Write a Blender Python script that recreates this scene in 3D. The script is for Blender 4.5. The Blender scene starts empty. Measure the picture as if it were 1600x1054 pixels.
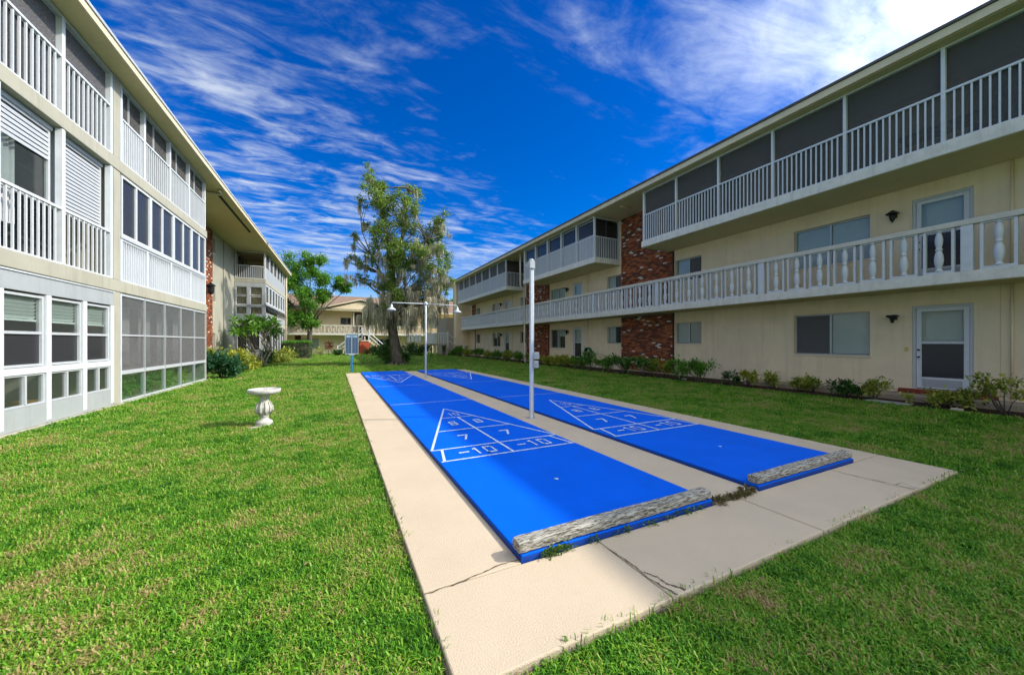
import bpy, bmesh, math, random
import numpy as np
from mathutils import Vector, Matrix
R = math.radians
scene = bpy.context.scene
col = scene.collection
rng = random.Random(7)

# ------------------------------------------------------------------ camera
cam_d = bpy.data.cameras.new("camera"); cam = bpy.data.objects.new("camera", cam_d); col.objects.link(cam)
cam.location = (0, 0, 1.45)
cam.rotation_euler = (R(90), 0, -R(26.157))
cam_d.sensor_width = 36; cam_d.lens = 36 * 564 / 1600
cam_d.shift_y = 7.6 / 1600
cam_d.clip_start = 0.05; cam_d.clip_end = 3000
scene.camera = cam
scene.render.resolution_x = 1024; scene.render.resolution_y = 674

# ------------------------------------------------------------------ sun and sky
SUN = Vector((1, -.43, .817)).normalized()
elev = math.asin(SUN.z); azim = math.atan2(SUN.x, SUN.y)
sd = bpy.data.lights.new("sun", 'SUN'); sd.energy = 2.0; sd.angle = R(0.7); sd.color = (1.0, .94, .84)
so = bpy.data.objects.new("sun", sd); col.objects.link(so); so.location = (20, -10, 30)
so.rotation_euler = SUN.to_track_quat('Z', 'Y').to_euler()

world = bpy.data.worlds.new("World"); scene.world = world; world.use_nodes = True
nt = world.node_tree; nt.nodes.clear()
def N(t, **k):
    n = nt.nodes.new(t)
    for a, b in k.items(): setattr(n, a, b)
    return n
def L(a, b): nt.links.new(a, b)
def M_(op, a, b=None, c=None, clamp=False):
    n = N('ShaderNodeMath', operation=op); n.use_clamp = clamp
    for i, v in enumerate((a, b, c)):
        if v is None: continue
        if isinstance(v, (int, float)): n.inputs[i].default_value = v
        else: L(v, n.inputs[i])
    return n.outputs[0]
sky = N('ShaderNodeTexSky', sky_type='NISHITA'); sky.sun_disc = False
sky.sun_elevation = elev; sky.sun_rotation = azim; sky.altitude = 0; sky.air_density = 1.0; sky.dust_density = .1; sky.ozone_density = 4.0
hsv = N('ShaderNodeHueSaturation'); hsv.inputs['Hue'].default_value = .520; hsv.inputs['Saturation'].default_value = 1.5; hsv.inputs['Value'].default_value = .57
L(sky.outputs[0], hsv.inputs['Color'])
tc = N('ShaderNodeTexCoord'); sep = N('ShaderNodeSeparateXYZ'); L(tc.outputs['Generated'], sep.inputs[0])
zz = M_('ADD', M_('MAXIMUM', sep.outputs['Z'], 0.0), .06)
px = M_('DIVIDE', sep.outputs['X'], zz); py = M_('DIVIDE', sep.outputs['Y'], zz)
comb = N('ShaderNodeCombineXYZ'); L(px, comb.inputs[0]); L(py, comb.inputs[1])
def noise(vec, scale, detail, rough, dist, rot=0, sc=(1, 1, 1), loc=(0, 0, 0)):
    m = N('ShaderNodeMapping'); m.inputs['Rotation'].default_value = (0, 0, rot); m.inputs['Scale'].default_value = sc; m.inputs['Location'].default_value = loc
    L(vec, m.inputs[0]); n = N('ShaderNodeTexNoise'); n.inputs['Scale'].default_value = scale; n.inputs['Detail'].default_value = detail
    n.inputs['Roughness'].default_value = rough; n.inputs['Distortion'].default_value = dist; L(m.outputs[0], n.inputs['Vector']); return n.outputs['Fac']
def blob(x, y, rx, ry, amp, rot=0):     # one soft region of denser or thinner cloud on the cloud layer
    m = N('ShaderNodeMapping', vector_type='TEXTURE'); m.inputs['Location'].default_value = (x, y, 0); m.inputs['Rotation'].default_value = (0, 0, rot); m.inputs['Scale'].default_value = (rx, ry, 1)
    L(comb.outputs[0], m.inputs[0]); v = N('ShaderNodeVectorMath', operation='LENGTH'); L(m.outputs[0], v.inputs[0])
    g = M_('POWER', 2.718, M_('MULTIPLY', M_('MULTIPLY', v.outputs['Value'], v.outputs['Value']), -1.0)); return M_('MULTIPLY', g, amp)
n1 = noise(comb.outputs[0], 1.35, 10, .66, .9, rot=.5, sc=(1.0, 2.6, 1))
n2 = noise(comb.outputs[0], 4.5, 6, .6, .8, rot=.5, sc=(1, 1.7, 1), loc=(3, 1, 0))
n3 = noise(comb.outputs[0], .55, 3, .5, .2, loc=(7, 2, 0))
f = M_('ADD', M_('MULTIPLY', n1, .60), M_('MULTIPLY', n2, .32))
f = M_('ADD', f, M_('MULTIPLY', n3, .25))
for b in ((1.38, .52, .62, .34, .23, -.35), (1.9, .3, .8, .5, .07, 0), (-.6, 2.0, .7, 1.0, -.02, 0), (.35, 3.2, 1.1, .8, .10, 0), (.4, .7, .5, .7, -.12, .3), (1.1, 1.7, .8, .5, -.20, .3), (.75, 1.25, .5, .25, -.12, -.5), (2.2, 1.9, 1.2, .5, -.1, .6)):
    f = M_('ADD', f, blob(*b))
n4 = noise(comb.outputs[0], 5.2, 7, .6, .5, rot=.15, sc=(.8, 1.7, 1), loc=(1, 5, 2))
f = M_('ADD', f, M_('MULTIPLY', M_('ADD', blob(.5, 2.7, 1.5, 1.5, 1.0), blob(-.6, 2.2, .8, 1.6, .7)), M_('MULTIPLY_ADD', n4, 1.0, -.46)))
ov = N('ShaderNodeMapRange', interpolation_type='SMOOTHSTEP'); L(M_('MULTIPLY_ADD', sep.outputs['Y'], -1.0, M_('MULTIPLY', sep.outputs['Z'], .55)), ov.inputs[0])  # extra cloud out of view, added to brighten the shaded sides
ov.inputs[1].default_value = -.05; ov.inputs[2].default_value = .75; ov.inputs[3].default_value = 0; ov.inputs[4].default_value = .50; f = M_('ADD', f, ov.outputs[0])
mr = N('ShaderNodeMapRange', interpolation_type='SMOOTHSTEP'); L(f, mr.inputs[0])
mr.inputs[1].default_value = .48; mr.inputs[2].default_value = 1.08; mr.inputs[3].default_value = 0; mr.inputs[4].default_value = .93
mix = N('ShaderNodeMix', data_type='RGBA'); L(mr.outputs[0], mix.inputs['Factor']); L(hsv.outputs[0], mix.inputs['A'])
# cloud brightness: sunlit cloud scatters forward, so it grows towards the sun; unseen cloud overhead and behind is added fill for shaded walls
dt = N('ShaderNodeVectorMath', operation='DOT_PRODUCT'); L(tc.outputs['Generated'], dt.inputs[0]); dt.inputs[1].default_value = SUN
g_ = M_('MULTIPLY_ADD', dt.outputs['Value'], .5, .5, clamp=True)
cb = M_('ADD', M_('MULTIPLY', M_('POWER', g_, 22.0), 20.0), M_('MULTIPLY_ADD', g_, 1.2, 2.3))
cc = N('ShaderNodeVectorMath', operation='SCALE'); cc.inputs[0].default_value = (.90, 1.0, 1.13); L(cb, cc.inputs['Scale']); L(cc.outputs[0], mix.inputs['B'])
bg = N('ShaderNodeBackground'); bg.inputs['Strength'].default_value = .12; L(mix.outputs['Result'], bg.inputs[0])
wo = N('ShaderNodeOutputWorld'); L(bg.outputs[0], wo.inputs[0])
vs = scene.view_settings; vs.view_transform = 'Standard'; vs.look = 'None'; vs.exposure = 1.35; vs.gamma = 1; vs.use_curve_mapping = False

# ------------------------------------------------------------------ materials
MATS = {}
def mat(name, color, rough=.7, var=.12, scale=6, bump=0, bscale=60, spec=.3, color2=None, contrast=None, metallic=0, streak=0, stretch=(1, 1, 1), trans=0):
    if name in MATS: return MATS[name]
    m = bpy.data.materials.new(name); m.use_nodes = True; t = m.node_tree; b = t.nodes['Principled BSDF']
    b.inputs['Roughness'].default_value = rough; b.inputs['Specular IOR Level'].default_value = spec; b.inputs['Metallic'].default_value = metallic
    g = t.nodes.new('ShaderNodeNewGeometry'); mp = t.nodes.new('ShaderNodeMapping'); mp.inputs['Scale'].default_value = stretch; t.links.new(g.outputs['Position'], mp.inputs[0])
    n = t.nodes.new('ShaderNodeTexNoise'); n.inputs['Scale'].default_value = scale; n.inputs['Detail'].default_value = 6; n.inputs['Roughness'].default_value = .65; t.links.new(mp.outputs[0], n.inputs['Vector'])
    r = t.nodes.new('ShaderNodeValToRGB'); c2 = color2 or tuple(c * (1 + var) for c in color); c1 = color if color2 else tuple(c * (1 - var) for c in color)
    lo, hi = contrast or (.3, .7)
    r.color_ramp.elements[0].position = lo; r.color_ramp.elements[1].position = hi
    r.color_ramp.elements[0].color = (*c1, 1); r.color_ramp.elements[1].color = (*[min(1, c) for c in c2], 1)
    t.links.new(n.outputs['Fac'], r.inputs[0]); out = r.outputs[0]
    if streak:      # rain streaks and grime running down
        mp2 = t.nodes.new('ShaderNodeMapping'); mp2.inputs['Scale'].default_value = (5, 5, .35); t.links.new(g.outputs['Position'], mp2.inputs[0])
        n2 = t.nodes.new('ShaderNodeTexNoise'); n2.inputs['Scale'].default_value = 1.5; n2.inputs['Detail'].default_value = 8; n2.inputs['Roughness'].default_value = .7; t.links.new(mp2.outputs[0], n2.inputs['Vector'])
        r2 = t.nodes.new('ShaderNodeValToRGB'); r2.color_ramp.elements[0].position = .5; r2.color_ramp.elements[1].position = .78; r2.color_ramp.elements[0].color = (0, 0, 0, 1); r2.color_ramp.elements[1].color = (streak,) * 3 + (1,)
        t.links.new(n2.outputs['Fac'], r2.inputs[0]); mx = t.nodes.new('ShaderNodeMix'); mx.data_type = 'RGBA'; t.links.new(r2.outputs[0], mx.inputs['Factor']); t.links.new(out, mx.inputs['A'])
        mx.inputs['B'].default_value = (color[0] * .45, color[1] * .42, color[2] * .38, 1); out = mx.outputs['Result']
    t.links.new(out, b.inputs['Base Color'])
    if bump:
        n3 = t.nodes.new('ShaderNodeTexNoise'); n3.inputs['Scale'].default_value = bscale; n3.inputs['Detail'].default_value = 5; t.links.new(mp.outputs[0], n3.inputs['Vector'])
        bp = t.nodes.new('ShaderNodeBump'); bp.inputs['Strength'].default_value = bump; bp.inputs['Distance'].default_value = .01; t.links.new(n3.outputs['Fac'], bp.inputs['Height']); t.links.new(bp.outputs[0], b.inputs['Normal'])
    MATS[name] = m; return m
def leafmat(name, c1, c2, trans=.35, rough=.45, c3=None):
    m = bpy.data.materials.new(name); m.use_nodes = True; t = m.node_tree; b = t.nodes['Principled BSDF']
    a = t.nodes.new('ShaderNodeAttribute'); a.attribute_name = 'tint'; r = t.nodes.new('ShaderNodeValToRGB'); r.color_ramp.elements[0].color = (*c1, 1); r.color_ramp.elements[1].color = (*c2, 1)
    if c3: e = r.color_ramp.elements.new(.97); e.color = (*c2, 1); r.color_ramp.elements[-1].color = (*c3, 1); r.color_ramp.elements[1].position = .8
    t.links.new(a.outputs['Fac'], r.inputs[0]); t.links.new(r.outputs[0], b.inputs['Base Color']); b.inputs['Roughness'].default_value = rough; b.inputs['Specular IOR Level'].default_value = .35
    tr = t.nodes.new('ShaderNodeBsdfTranslucent'); t.links.new(r.outputs[0], tr.inputs[0]); mx = t.nodes.new('ShaderNodeMixShader'); mx.inputs[0].default_value = trans
    t.links.new(b.outputs[0], mx.inputs[1]); t.links.new(tr.outputs[0], mx.inputs[2]); t.links.new(mx.outputs[0], t.nodes['Material Output'].inputs[0]); return m
def glassmat(name, tint, refl, see, rough=.04):
    m = bpy.data.materials.new(name); m.use_nodes = True; t = m.node_tree; t.nodes.remove(t.nodes['Principled BSDF'])
    tr = t.nodes.new('ShaderNodeBsdfTransparent'); tr.inputs[0].default_value = (*tint, 1); d = t.nodes.new('ShaderNodeBsdfDiffuse'); d.inputs[0].default_value = (tint[0] * .25, tint[1] * .25, tint[2] * .25, 1)
    m1 = t.nodes.new('ShaderNodeMixShader'); m1.inputs[0].default_value = see; t.links.new(d.outputs[0], m1.inputs[1]); t.links.new(tr.outputs[0], m1.inputs[2])
    g = t.nodes.new('ShaderNodeBsdfGlossy'); g.inputs['Roughness'].default_value = rough; fr = t.nodes.new('ShaderNodeFresnel'); fr.inputs[0].default_value = 1.45
    ad = t.nodes.new('ShaderNodeMath'); ad.operation = 'ADD'; ad.use_clamp = True; t.links.new(fr.outputs[0], ad.inputs[0]); ad.inputs[1].default_value = refl
    g0 = t.nodes.new('ShaderNodeNewGeometry'); ib = t.nodes.new('ShaderNodeMath'); ib.operation = 'SUBTRACT'; ib.inputs[0].default_value = 1; t.links.new(g0.outputs['Backfacing'], ib.inputs[1]); am = t.nodes.new('ShaderNodeMath'); am.operation = 'MULTIPLY'; t.links.new(ad.outputs[0], am.inputs[0]); t.links.new(ib.outputs[0], am.inputs[1])
    gg = t.nodes.new('ShaderNodeNewGeometry'); nn = t.nodes.new('ShaderNodeTexNoise'); nn.inputs['Scale'].default_value = 1.3; t.links.new(gg.outputs['Position'], nn.inputs['Vector']); bp = t.nodes.new('ShaderNodeBump'); bp.inputs['Strength'].default_value = .25; bp.inputs['Distance'].default_value = .02
    t.links.new(nn.outputs['Fac'], bp.inputs['Height']); t.links.new(bp.outputs[0], g.inputs['Normal'])
    m2 = t.nodes.new('ShaderNodeMixShader'); t.links.new(am.outputs[0], m2.inputs[0]); t.links.new(m1.outputs[0], m2.inputs[1]); t.links.new(g.outputs[0], m2.inputs[2]); t.links.new(m2.outputs[0], t.nodes['Material Output'].inputs[0]); return m
def screenmat(name, color, opacity):     # woven insect screen: fine mesh with partly open weave
    m = bpy.data.materials.new(name); m.use_nodes = True; t = m.node_tree; b = t.nodes['Principled BSDF']; b.inputs['Roughness'].default_value = .8
    g = t.nodes.new('ShaderNodeNewGeometry'); n = t.nodes.new('ShaderNodeTexNoise'); n.inputs['Scale'].default_value = 40; n.inputs['Detail'].default_value = 6; n.inputs['Roughness'].default_value = .8; t.links.new(g.outputs['Position'], n.inputs['Vector'])
    r = t.nodes.new('ShaderNodeValToRGB'); r.color_ramp.elements[0].position = .35; r.color_ramp.elements[1].position = .68; r.color_ramp.elements[0].color = (*[c * .55 for c in color], 1); r.color_ramp.elements[1].color = (*[c * 1.5 for c in color], 1)
    t.links.new(n.outputs['Fac'], r.inputs[0]); t.links.new(r.outputs[0], b.inputs['Base Color']); tr = t.nodes.new('ShaderNodeBsdfTransparent'); mx = t.nodes.new('ShaderNodeMixShader'); mx.inputs[0].default_value = opacity
    t.links.new(tr.outputs[0], mx.inputs[1]); t.links.new(b.outputs[0], mx.inputs[2]); t.links.new(mx.outputs[0], t.nodes['Material Output'].inputs[0]); return m
STUC = mat('stucco_beige_lifted', (.78, .635, .42), .9, .07, 1.2, .35, 90, .15, streak=.22)  # lightened past its real paint to make up for shade on the right facade
STUCL = mat('stucco_cream_dimmed', (.385, .365, .285), .9, .07, 1.5, .3, 90, .15, streak=.35)  # left building's stucco, darkened below its real paint to offset the sun
SOFF = mat('soffit_paint', (.60, .50, .27), .9, .06, 1.5, .1, 60, .15)
SLABM = mat('slab_edge_paint', (.70, .67, .58), .85, .12, 6, .3, 90, .2, streak=.45)
FASC = mat('fascia_paint', (.62, .53, .36), .6, .08, 3, .05, 60, .3, streak=.2)
DRIP = mat('drip_edge_metal', (.09, .085, .08), .6, .2, 5)
WHITE = mat('white_paint', (.60, .62, .63), .45, .05, 8, .05, 40, .4, streak=.12)
WALUM = mat('white_aluminium', (.48, .495, .505), .4, .05, 10, 0, 40, .5, streak=.15)
PANELM = mat('white_metal_panel', (.37, .385, .385), .45, .05, 3, .04, 10, .4, streak=.28)
CAPM = mat('handrail_cap_paint', (.60, .56, .47), .7, .08, 5, .1, 50, .3, streak=.2)
GREYP = mat('grey_infill_panel', (.42, .45, .48), .6, .08, 4, streak=.2)
ALU = mat('bare_aluminium', (.45, .47, .47), .4, .08, 12, metallic=.4)
DARK = mat('dark_room', (.035, .037, .04), .9, .2, 3)
INNER = mat('porch_inner_wall', (.30, .25, .16), .9, .1, 2)
BLIND = mat('blind_fabric', (.84, .86, .84), .7, .05, 4)
CURT = mat('curtain_cloth', (.50, .49, .50), .85, .1, 6)
CURTY = mat('curtain_gold', (.50, .40, .20), .85, .18, 9)
GLASS = glassmat('window_glass', (.84, .88, .86), .02, .92, .12)
GLASSD = glassmat('dark_glass', (.26, .26, .28), .0, .5, .22)
GLASSG = glassmat('garden_glass', (.85, .95, .90), .08, .95)
SCRD = screenmat('insect_screen_dark', (.085, .080, .070), .70)
SCRG = screenmat('insect_screen_grey', (.14, .135, .135), .62)
SCRL = screenmat('insect_screen_light', (.15, .155, .15), .46)
MORT = mat('mortar', (.16, .13, .11), .95, .2, 20, .3, 80)
BLACK = mat('black_iron', (.012, .012, .013), .5, .2, 10)
REDP = mat('red_threshold', (.22, .04, .02), .7, .2, 8)
BROWNT = mat('brown_trim', (.07, .028, .018), .7, .2, 8)
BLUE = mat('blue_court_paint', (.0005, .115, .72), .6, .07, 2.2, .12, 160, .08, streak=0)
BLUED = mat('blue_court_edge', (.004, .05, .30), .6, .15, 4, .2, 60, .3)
LINE = mat('court_line_paint', (.62, .72, .85), .6, .08, 12, .05, 90)
def scuff(m, col_, lo=.66, hi=.80, amt=.35, sc=(3, .9, 1)):
    t = m.node_tree; b = t.nodes['Principled BSDF']; src = b.inputs['Base Color'].links[0].from_socket; g = t.nodes.new('ShaderNodeNewGeometry'); mp = t.nodes.new('ShaderNodeMapping'); mp.inputs['Scale'].default_value = sc; t.links.new(g.outputs['Position'], mp.inputs[0])
    n = t.nodes.new('ShaderNodeTexNoise'); n.inputs['Scale'].default_value = 5; n.inputs['Detail'].default_value = 11; n.inputs['Roughness'].default_value = .8; t.links.new(mp.outputs[0], n.inputs['Vector']); r = t.nodes.new('ShaderNodeValToRGB')
    r.color_ramp.elements[0].position = lo; r.color_ramp.elements[1].position = hi; r.color_ramp.elements[0].color = (0, 0, 0, 1); r.color_ramp.elements[1].color = (amt,) * 3 + (1,); t.links.new(n.outputs['Fac'], r.inputs[0])
    mx = t.nodes.new('ShaderNodeMix'); mx.data_type = 'RGBA'; t.links.new(r.outputs[0], mx.inputs['Factor']); t.links.new(src, mx.inputs['A']); mx.inputs['B'].default_value = (*col_, 1); t.links.new(mx.outputs['Result'], b.inputs['Base Color'])
scuff(BLUE, (.04, .20, .66), .60, .82, .4); scuff(LINE, (.02, .12, .55), .50, .62, .8, (6, 6, 1))
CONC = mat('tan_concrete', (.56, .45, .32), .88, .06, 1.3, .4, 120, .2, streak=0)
def speckle(m):   # stains and worn grit on the painted concrete
    t = m.node_tree; b = t.nodes['Principled BSDF']; src = b.inputs['Base Color'].links[0].from_socket
    g = t.nodes.new('ShaderNodeNewGeometry'); n = t.nodes.new('ShaderNodeTexNoise'); n.inputs['Scale'].default_value = 26; n.inputs['Detail'].default_value = 8; n.inputs['Roughness'].default_value = .75; t.links.new(g.outputs['Position'], n.inputs['Vector'])
    r = t.nodes.new('ShaderNodeValToRGB'); r.color_ramp.elements[0].position = .64; r.color_ramp.elements[1].position = .74; r.color_ramp.elements[0].color = (0, 0, 0, 1); r.color_ramp.elements[1].color = (.5, .5, .5, 1); t.links.new(n.outputs['Fac'], r.inputs[0])
    n2 = t.nodes.new('ShaderNodeTexNoise'); n2.inputs['Scale'].default_value = .9; n2.inputs['Detail'].default_value = 5; t.links.new(g.outputs['Position'], n2.inputs['Vector'])
    mm = t.nodes.new('ShaderNodeMath'); mm.operation = 'MULTIPLY'; t.links.new(r.outputs[0], mm.inputs[0]); t.links.new(n2.outputs['Fac'], mm.inputs[1])
    mx = t.nodes.new('ShaderNodeMix'); mx.data_type = 'RGBA'; t.links.new(mm.outputs[0], mx.inputs['Factor']); t.links.new(src, mx.inputs['A']); mx.inputs['B'].default_value = (.20, .16, .11, 1); t.links.new(mx.outputs['Result'], b.inputs['Base Color'])
speckle(CONC)
CONC.node_tree.nodes['Principled BSDF'].inputs['Specular IOR Level'].default_value = .15
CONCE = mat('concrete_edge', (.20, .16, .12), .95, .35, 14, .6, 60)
JOINT = mat('joint_dirt', (.10, .075, .05), .95, .3, 30)
APRON = mat('aggregate_walk', (.34, .27, .19), .95, .2, 40, .6, 150)
WOOD = mat('weathered_timber', (.13, .105, .075), .85, .3, 8, 1.0, 30, .2, color2=(.60, .57, .49), contrast=(.42, .56), stretch=(1.6, 14, 14))
POLE = mat('pole_paint', (.62, .66, .70), .5, .08, 10, .05, 60, .4, streak=.25)
BATHM = mat('cast_stone_white', (.50, .48, .43), .85, .25, 12, .6, 50, .2, streak=.6)
BARK = mat('bark', (.055, .045, .036), .95, .35, 8, 1.0, 25, .1, color2=(.17, .145, .12), stretch=(1, 1, .3))
BARKL = mat('pale_bark', (.24, .21, .17), .9, .25, 8, .7, 25, .1)
MULCH = mat('mulch', (.030, .020, .014), .95, .4, 18, 1.0, 60, .1, color2=(.085, .055, .035))
ROOFM = mat('shingle_brown', (.17, .11, .075), .95, .3, 5, .5, 20, .1, color2=(.30, .21, .15))
DISH = mat('post_blue', (.02, .20, .48), .6, .12, 12)
TILE1 = mat('score_tile_blue', (.055, .10, .17), .6, .2, 30)
TILE2 = mat('score_board_grey', (.20, .30, .36), .6, .1, 10)
GREENP = mat('hose_green', (.01, .10, .05), .5, .2, 10)
REDBOX = mat('red_paint_faded', (.50, .10, .05), .7, .15, 10)
POTM = mat('pot_cream', (.5, .42, .32), .8, .1, 10)
GREYSTO = mat('stair_block_stucco', (.33, .29, .22), .9, .06, 2, .3, 60)
L_DG = leafmat('leaf_dark_green', (.014, .055, .010), (.08, .20, .03), .3)
L_MID = leafmat('leaf_mid_green', (.04, .14, .012), (.22, .46, .05), .4)
L_TREE = leafmat('leaf_tree', (.05, .12, .014), (.33, .46, .08), .45)
L_VAR = leafmat('leaf_variegated', (.04, .14, .015), (.60, .60, .10), .35)
L_YEL = leafmat('leaf_yellow_green', (.08, .18, .015), (.60, .56, .07), .35)
L_FLOW = leafmat('leaf_with_flowers', (.02, .09, .012), (.16, .34, .05), .35, c3=(.8, .8, .74))
L_RED = leafmat('leaf_dark_red', (.06, .01, .01), (.25, .05, .03), .2)
L_BLUE = leafmat('leaf_blue_green', (.015, .07, .03), (.07, .20, .08), .3)
L_MOSS = leafmat('spanish_moss', (.26, .24, .16), (.72, .68, .50), .35, .9)

# ------------------------------------------------------------------ mesh helpers
class MB:
    def __init__(s): s.v = []; s.f = []; s.mi = []; s.sm = []; s.tint = []
    def add(s, vs_, fs, mi=0, smooth=False, tint=0):
        o = len(s.v); s.v.extend([tuple(v) for v in vs_])
        for f_ in fs: s.f.append([i + o for i in f_]); s.mi.append(mi); s.sm.append(smooth); s.tint.append(tint)
        return s
    def box(s, x0, x1, y0, y1, z0, z1, mi=0, tint=0):
        if x0 > x1: x0, x1 = x1, x0
        if y0 > y1: y0, y1 = y1, y0
        return s.add([(x0, y0, z0), (x1, y0, z0), (x1, y1, z0), (x0, y1, z0), (x0, y0, z1), (x1, y0, z1), (x1, y1, z1), (x0, y1, z1)],
                     [(0, 3, 2, 1), (4, 5, 6, 7), (0, 1, 5, 4), (1, 2, 6, 5), (2, 3, 7, 6), (3, 0, 4, 7)], mi, False, tint)
    def b(s, fn, a0, a1, d0, d1, z0, z1, mi=0, tint=0):
        p = fn(a0, d0, z0); q = fn(a1, d1, z1); return s.box(p[0], q[0], p[1], q[1], min(z0, z1), max(z0, z1), mi, tint)
    def lathe(s, prof, c=(0, 0, 0), n=16, mi=0, smooth=True):
        vs_ = []; fs = []
        for r_, z in prof:
            for k in range(n): a = 2 * math.pi * k / n; vs_.append((c[0] + r_ * math.cos(a), c[1] + r_ * math.sin(a), c[2] + z))
        for i in range(len(prof) - 1):
            for k in range(n): k2 = (k + 1) % n; fs.append((i * n + k, i * n + k2, (i + 1) * n + k2, (i + 1) * n + k))
        fs.append(tuple(range(n))[::-1]); fs.append(tuple((len(prof) - 1) * n + k for k in range(n)))
        return s.add(vs_, fs, mi, smooth)
    def tube(s, pts, rad, n=8, mi=0, smooth=True, tint=0):
        pts = [Vector(p) for p in pts]; vs_ = []; fs = []
        if not isinstance(rad, (list, tuple)): rad = [rad] * len(pts)
        for i, p in enumerate(pts):
            d = (pts[min(i + 1, len(pts) - 1)] - pts[max(i - 1, 0)]).normalized()
            u = d.cross(Vector((0, 0, 1)) if abs(d.z) < .9 else Vector((1, 0, 0))).normalized(); w = d.cross(u)
            for k in range(n): a = 2 * math.pi * k / n; vs_.append(p + (u * math.cos(a) + w * math.sin(a)) * rad[i])
        for i in range(len(pts) - 1):
            for k in range(n): k2 = (k + 1) % n; fs.append((i * n + k, (i + 1) * n + k, (i + 1) * n + k2, i * n + k2))
        fs.append(tuple(range(n))); fs.append(tuple((len(pts) - 1) * n + k for k in range(n))[::-1])
        return s.add(vs_, fs, mi, smooth, tint)
    def mesh(s, name, mats):
        me = bpy.data.meshes.new(name); me.from_pydata(s.v, [], s.f)
        for m in (mats if isinstance(mats, (list, tuple)) else [mats]): me.materials.append(m)
        me.polygons.foreach_set('material_index', s.mi); me.polygons.foreach_set('use_smooth', s.sm)
        if any(s.tint): at = me.attributes.new('tint', 'FLOAT', 'FACE'); at.data.foreach_set('value', s.tint)
        me.update(); return me
    def build(s, name, mats, parent=None): return link(name, s.mesh(name, mats), parent)
def link(name, me, parent=None, loc=None, rotz=None):
    o = bpy.data.objects.new(name, me); col.objects.link(o)
    if parent: o.parent = parent
    if loc is not None: o.location = loc
    if rotz is not None: o.rotation_euler = (0, 0, rotz)
    return o
def tag(o, label=None, cat=None, group=None, kind=None):
    if label: o['label'] = label
    if cat: o['category'] = cat
    if group: o['group'] = group
    if kind: o['kind'] = kind
    return o
def thing(name, label, cat, loc=(0, 0, 0), rotz=0, group=None):
    return tag(link(name, None, None, loc, rotz), label, cat, group)
def copy_tree(o, parent=None):
    c = o.copy(); col.objects.link(c); c.parent = parent
    for ch in [x for x in bpy.data.objects if x.parent == o]: copy_tree(ch, c)
    return c
def bevel(o, w=.006, seg=1):
    m = o.modifiers.new('edge', 'BEVEL'); m.width = w; m.segments = seg; m.limit_method = 'ANGLE'; return o
def F_R(X): return lambda a, d, z: (X - d, a, z)       # facade looking to -X, running along Y
def F_L(X): return lambda a, d, z: (X + d, a, z)       # facade looking to +X
def F_F(Y): return lambda a, d, z: (a, Y - d, z)       # facade looking to -Y

def wall(fn, a0, a1, z0, z1, d0, d1, holes, mb, mi=0):
    A = sorted({a0, a1, *[h[0] for h in holes], *[h[1] for h in holes]}); A = [a for a in A if a0 <= a <= a1]
    for i in range(len(A) - 1):
        m = (A[i] + A[i + 1]) / 2; hs = sorted([h for h in holes if h[0] < m < h[1]], key=lambda h: h[2]); z = z0
        for h in hs:
            if h[2] > z: mb.b(fn, A[i], A[i + 1], d0, d1, z, h[2], mi)
            z = max(z, h[3])
        if z < z1: mb.b(fn, A[i], A[i + 1], d0, d1, z, z1, mi)
def ringframe(mb, fn, a0, a1, z0, z1, d0, d1, t, mi=0):
    mb.b(fn, a0, a1, d0, d1, z0, z0 + t, mi); mb.b(fn, a0, a1, d0, d1, z1 - t, z1, mi); mb.b(fn, a0, a0 + t, d0, d1, z0 + t, z1 - t, mi); mb.b(fn, a1 - t, a1, d0, d1, z0 + t, z1 - t, mi)

def blind_mesh(mb, fn, a0, a1, z0, z1, d, pitch=.05, vertical=False, mi=0, tilt=.012, cov=.88):
    if vertical:
        n = max(2, int((a1 - a0) / pitch)); p = (a1 - a0) / n
        for k in range(n): mb.b(fn, a0 + k * p, a0 + (k + .9) * p, d + (k % 2) * .008, d + .004 + (k % 2) * .008, z0, z1, mi)
    else:
        n = max(2, int((z1 - z0) / pitch)); p = (z1 - z0) / n
        for k in range(n):
            q = [fn(a0, d, z0 + k * p), fn(a1, d, z0 + k * p), fn(a1, d + tilt, z0 + (k + cov) * p), fn(a0, d + tilt, z0 + (k + cov) * p)]
            mb.add(q, [(0, 1, 2, 3)], mi)
def drape(mb, fn, a0, a1, z0, z1, d, amp=.03, waves=9, mi=0):
    n = waves * 6; vs_ = []; fs = []
    for i in range(n + 1):
        a = a0 + (a1 - a0) * i / n; dd = d + amp * math.sin(i / 6 * 2 * math.pi) + .4 * amp * math.sin(i * 1.7)
        vs_ += [fn(a, dd, z0), fn(a, dd * 1.0, z1)]
    for i in range(n): fs.append((2 * i, 2 * i + 2, 2 * i + 3, 2 * i + 1))
    mb.add(vs_, fs, mi, True)

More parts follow.
